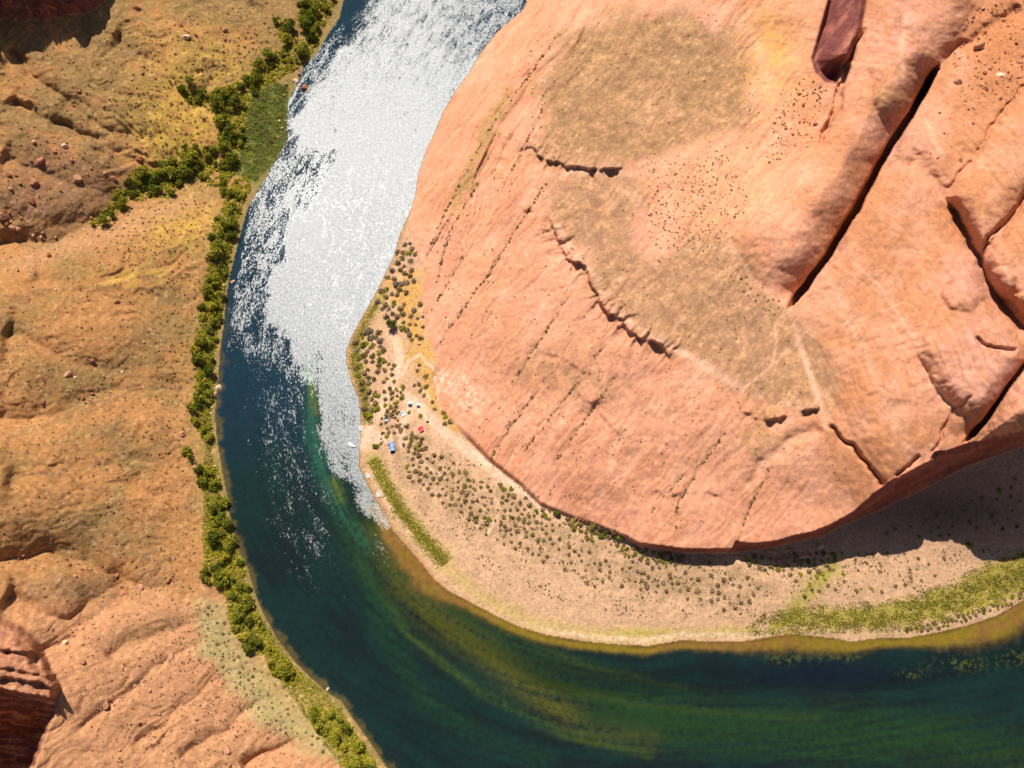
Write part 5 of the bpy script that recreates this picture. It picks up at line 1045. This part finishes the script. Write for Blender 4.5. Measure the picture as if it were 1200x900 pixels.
def dome_tent(px, py, rot, m1, m2, r_, label, porch=True, name='tent'):
    t = thing(name, px, py, rot, label, 'tent', 'tents of the camp')
    bm = bmesh.new(); dome(bm, r_, r_ * .82, r_ * .62); part('fly_sheet', bm, m1, t, True)
    bm = bmesh.new()
    v = [bm.verts.new(q) for q in ((-.45 * r_, -.80 * r_, .05), (.45 * r_, -.80 * r_, .05), (0, -.62 * r_, .48 * r_))]; bm.faces.new(v); part('door', bm, M_NAVY, t)  # dark panel colours in the shadow of the entrance
    for a in (.78, 2.36):
        bm = bmesh.new(); prev = None
        for i in range(13):
            u_ = math.pi * i / 12; q = Vector((1.02 * r_ * math.cos(u_) * math.cos(a), .84 * r_ * math.cos(u_) * math.sin(a), .02 + .64 * r_ * math.sin(u_)))
            if prev is not None: limb(bm, prev, q, .035, .035, 4)
            prev = q
        part('pole', bm, M_NAVY, t)
    if porch:
        bm = bmesh.new(); v = [bm.verts.new(q) for q in ((-.7 * r_, -.5 * r_, .5 * r_), (.7 * r_, -.5 * r_, .5 * r_), (.8 * r_, -1.35 * r_, .42 * r_), (-.8 * r_, -1.35 * r_, .42 * r_))]; f_ = bm.faces.new(v)
        part('awning', bm, m2, t)
        for s_ in (-1, 1):
            bm = bmesh.new(); limb(bm, (s_ * .78 * r_, -1.33 * r_, 0), (s_ * .78 * r_, -1.33 * r_, .43 * r_), .04, .04, 5); part('awning_pole', bm, M_ROPE, t)
    return t
dome_tent(493, 502, 25, M_REDC, M_REDC, 1.9, 'bright red dome tent with a red awning on the open sand')
dome_tent(481, 472.5, 0, M_WHITE, M_NAVY, 1.8, 'white dome tent with a wide dark awning for its shadow, left of the white pair at the path')  # navy awnings of the white pair stand in for their shadows
dome_tent(491, 474.5, -8, M_WHITE, M_NAVY, 1.55, 'white dome tent with a narrow dark awning for its shadow, right of the white pair at the path')
dome_tent(472, 484, 30, M_GREYC, M_WHITE, 1.9, 'grey dome tent with a pale awning, nearest the brush by the path')
dome_tent(453, 490.5, 10, M_NAVY, M_GREYC, 1.6, 'dark navy dome tent among the small bushes near the shore')
dome_tent(501, 494.5, 0, M_NAVY, M_NAVY, 1.1, 'small black dome tent standing alone above the red tent', False)
def hull_boat(px, py, rot, label):
    t = thing('motorboat', px, py, rot, label, 'boat', None, True)
    st = [(-2.9, .95, .55), (-1.5, 1.08, .5), (0, 1.1, .52), (1.5, .9, .6), (2.5, .5, .72), (3.15, .04, .85)]
    bm = bmesh.new(); O = []
    for x, w_, h_ in st: O.append([bm.verts.new(q) for q in ((x, -w_, h_), (x, -w_ * .75, -.2), (x, 0, -.35), (x, w_ * .75, -.2), (x, w_, h_), (x, w_ * .86, h_), (x, w_ * .66, .05), (x, -w_ * .66, .05), (x, -w_ * .86, h_))])
    for a, b in zip(O[:-1], O[1:]):
        for i in range(9): bm.faces.new((a[i], b[i], b[(i + 1) % 9], a[(i + 1) % 9]))
    bm.faces.new(O[0][::-1]); bm.faces.new(O[-1]); part('hull', bm, M_HULL, t)
    for x in (-1.6, .3):
        bm = bmesh.new(); box(bm, (x, 0, .38), (.42, 1.7, .10)); part('bench', bm, M_WHITE, t)
    bm = bmesh.new(); box(bm, (1.1, .0, .55), (.5, .8, .5)); part('console', bm, M_GREYC, t)
    bm = bmesh.new(); box(bm, (-3.15, 0, .65), (.45, .42, .5)); limb(bm, (-3.15, 0, .5), (-3.25, 0, -.5), .12, .09); mo = part('outboard_motor', bm, M_MOTOR, t)
hull_boat(412, 521.5, -28, 'white open motorboat with a black outboard motor moored in the shallows below the camp')
def raft(px, py, rot, label):
    t = thing('raft', px, py, rot, label, 'raft', 'rafts at the shore')
    bm = bmesh.new(); n = 28; m2 = 8; ringv = []
    for i in range(n):
        u_ = 2 * math.pi * i / n; cx_, cy_ = 1.7 * math.copysign(abs(math.cos(u_)) ** .7, math.cos(u_)), .78 * math.copysign(abs(math.sin(u_)) ** .7, math.sin(u_)); lift = .28 * max(0, abs(cx_) - 1.1)
        nx_, ny_ = math.cos(u_), math.sin(u_)
        ringv.append([bm.verts.new((cx_ + nx_ * .26 * math.cos(2 * math.pi * j / m2), cy_ + ny_ * .26 * math.cos(2 * math.pi * j / m2), .3 + lift + .26 * math.sin(2 * math.pi * j / m2))) for j in range(m2)])
    for i in range(n):
        for j in range(m2): bm.faces.new((ringv[i][j], ringv[(i + 1) % n][j], ringv[(i + 1) % n][(j + 1) % m2], ringv[i][(j + 1) % m2]))
    part('side_tube', bm, M_WHITE, t, True)
    bm = bmesh.new(); box(bm, (0, 0, .18), (2.9, 1.2, .06)); part('floor', bm, M_GREYC, t)
    for x in (-.6, .6):
        bm = bmesh.new(); limb(bm, (x, -.7, .4), (x, .7, .4), .17, .17, 8); part('thwart', bm, M_RUB, t)
raft(423, 502, 88, 'pale inflatable raft pulled up on the shore above the motorboat')
raft(431, 557.5, -60, 'pale inflatable raft drawn up beside the shore path, nearer the motorboat')
raft(443.5, 579.5, -65, 'pale inflatable raft at the water edge farthest down the shore path')
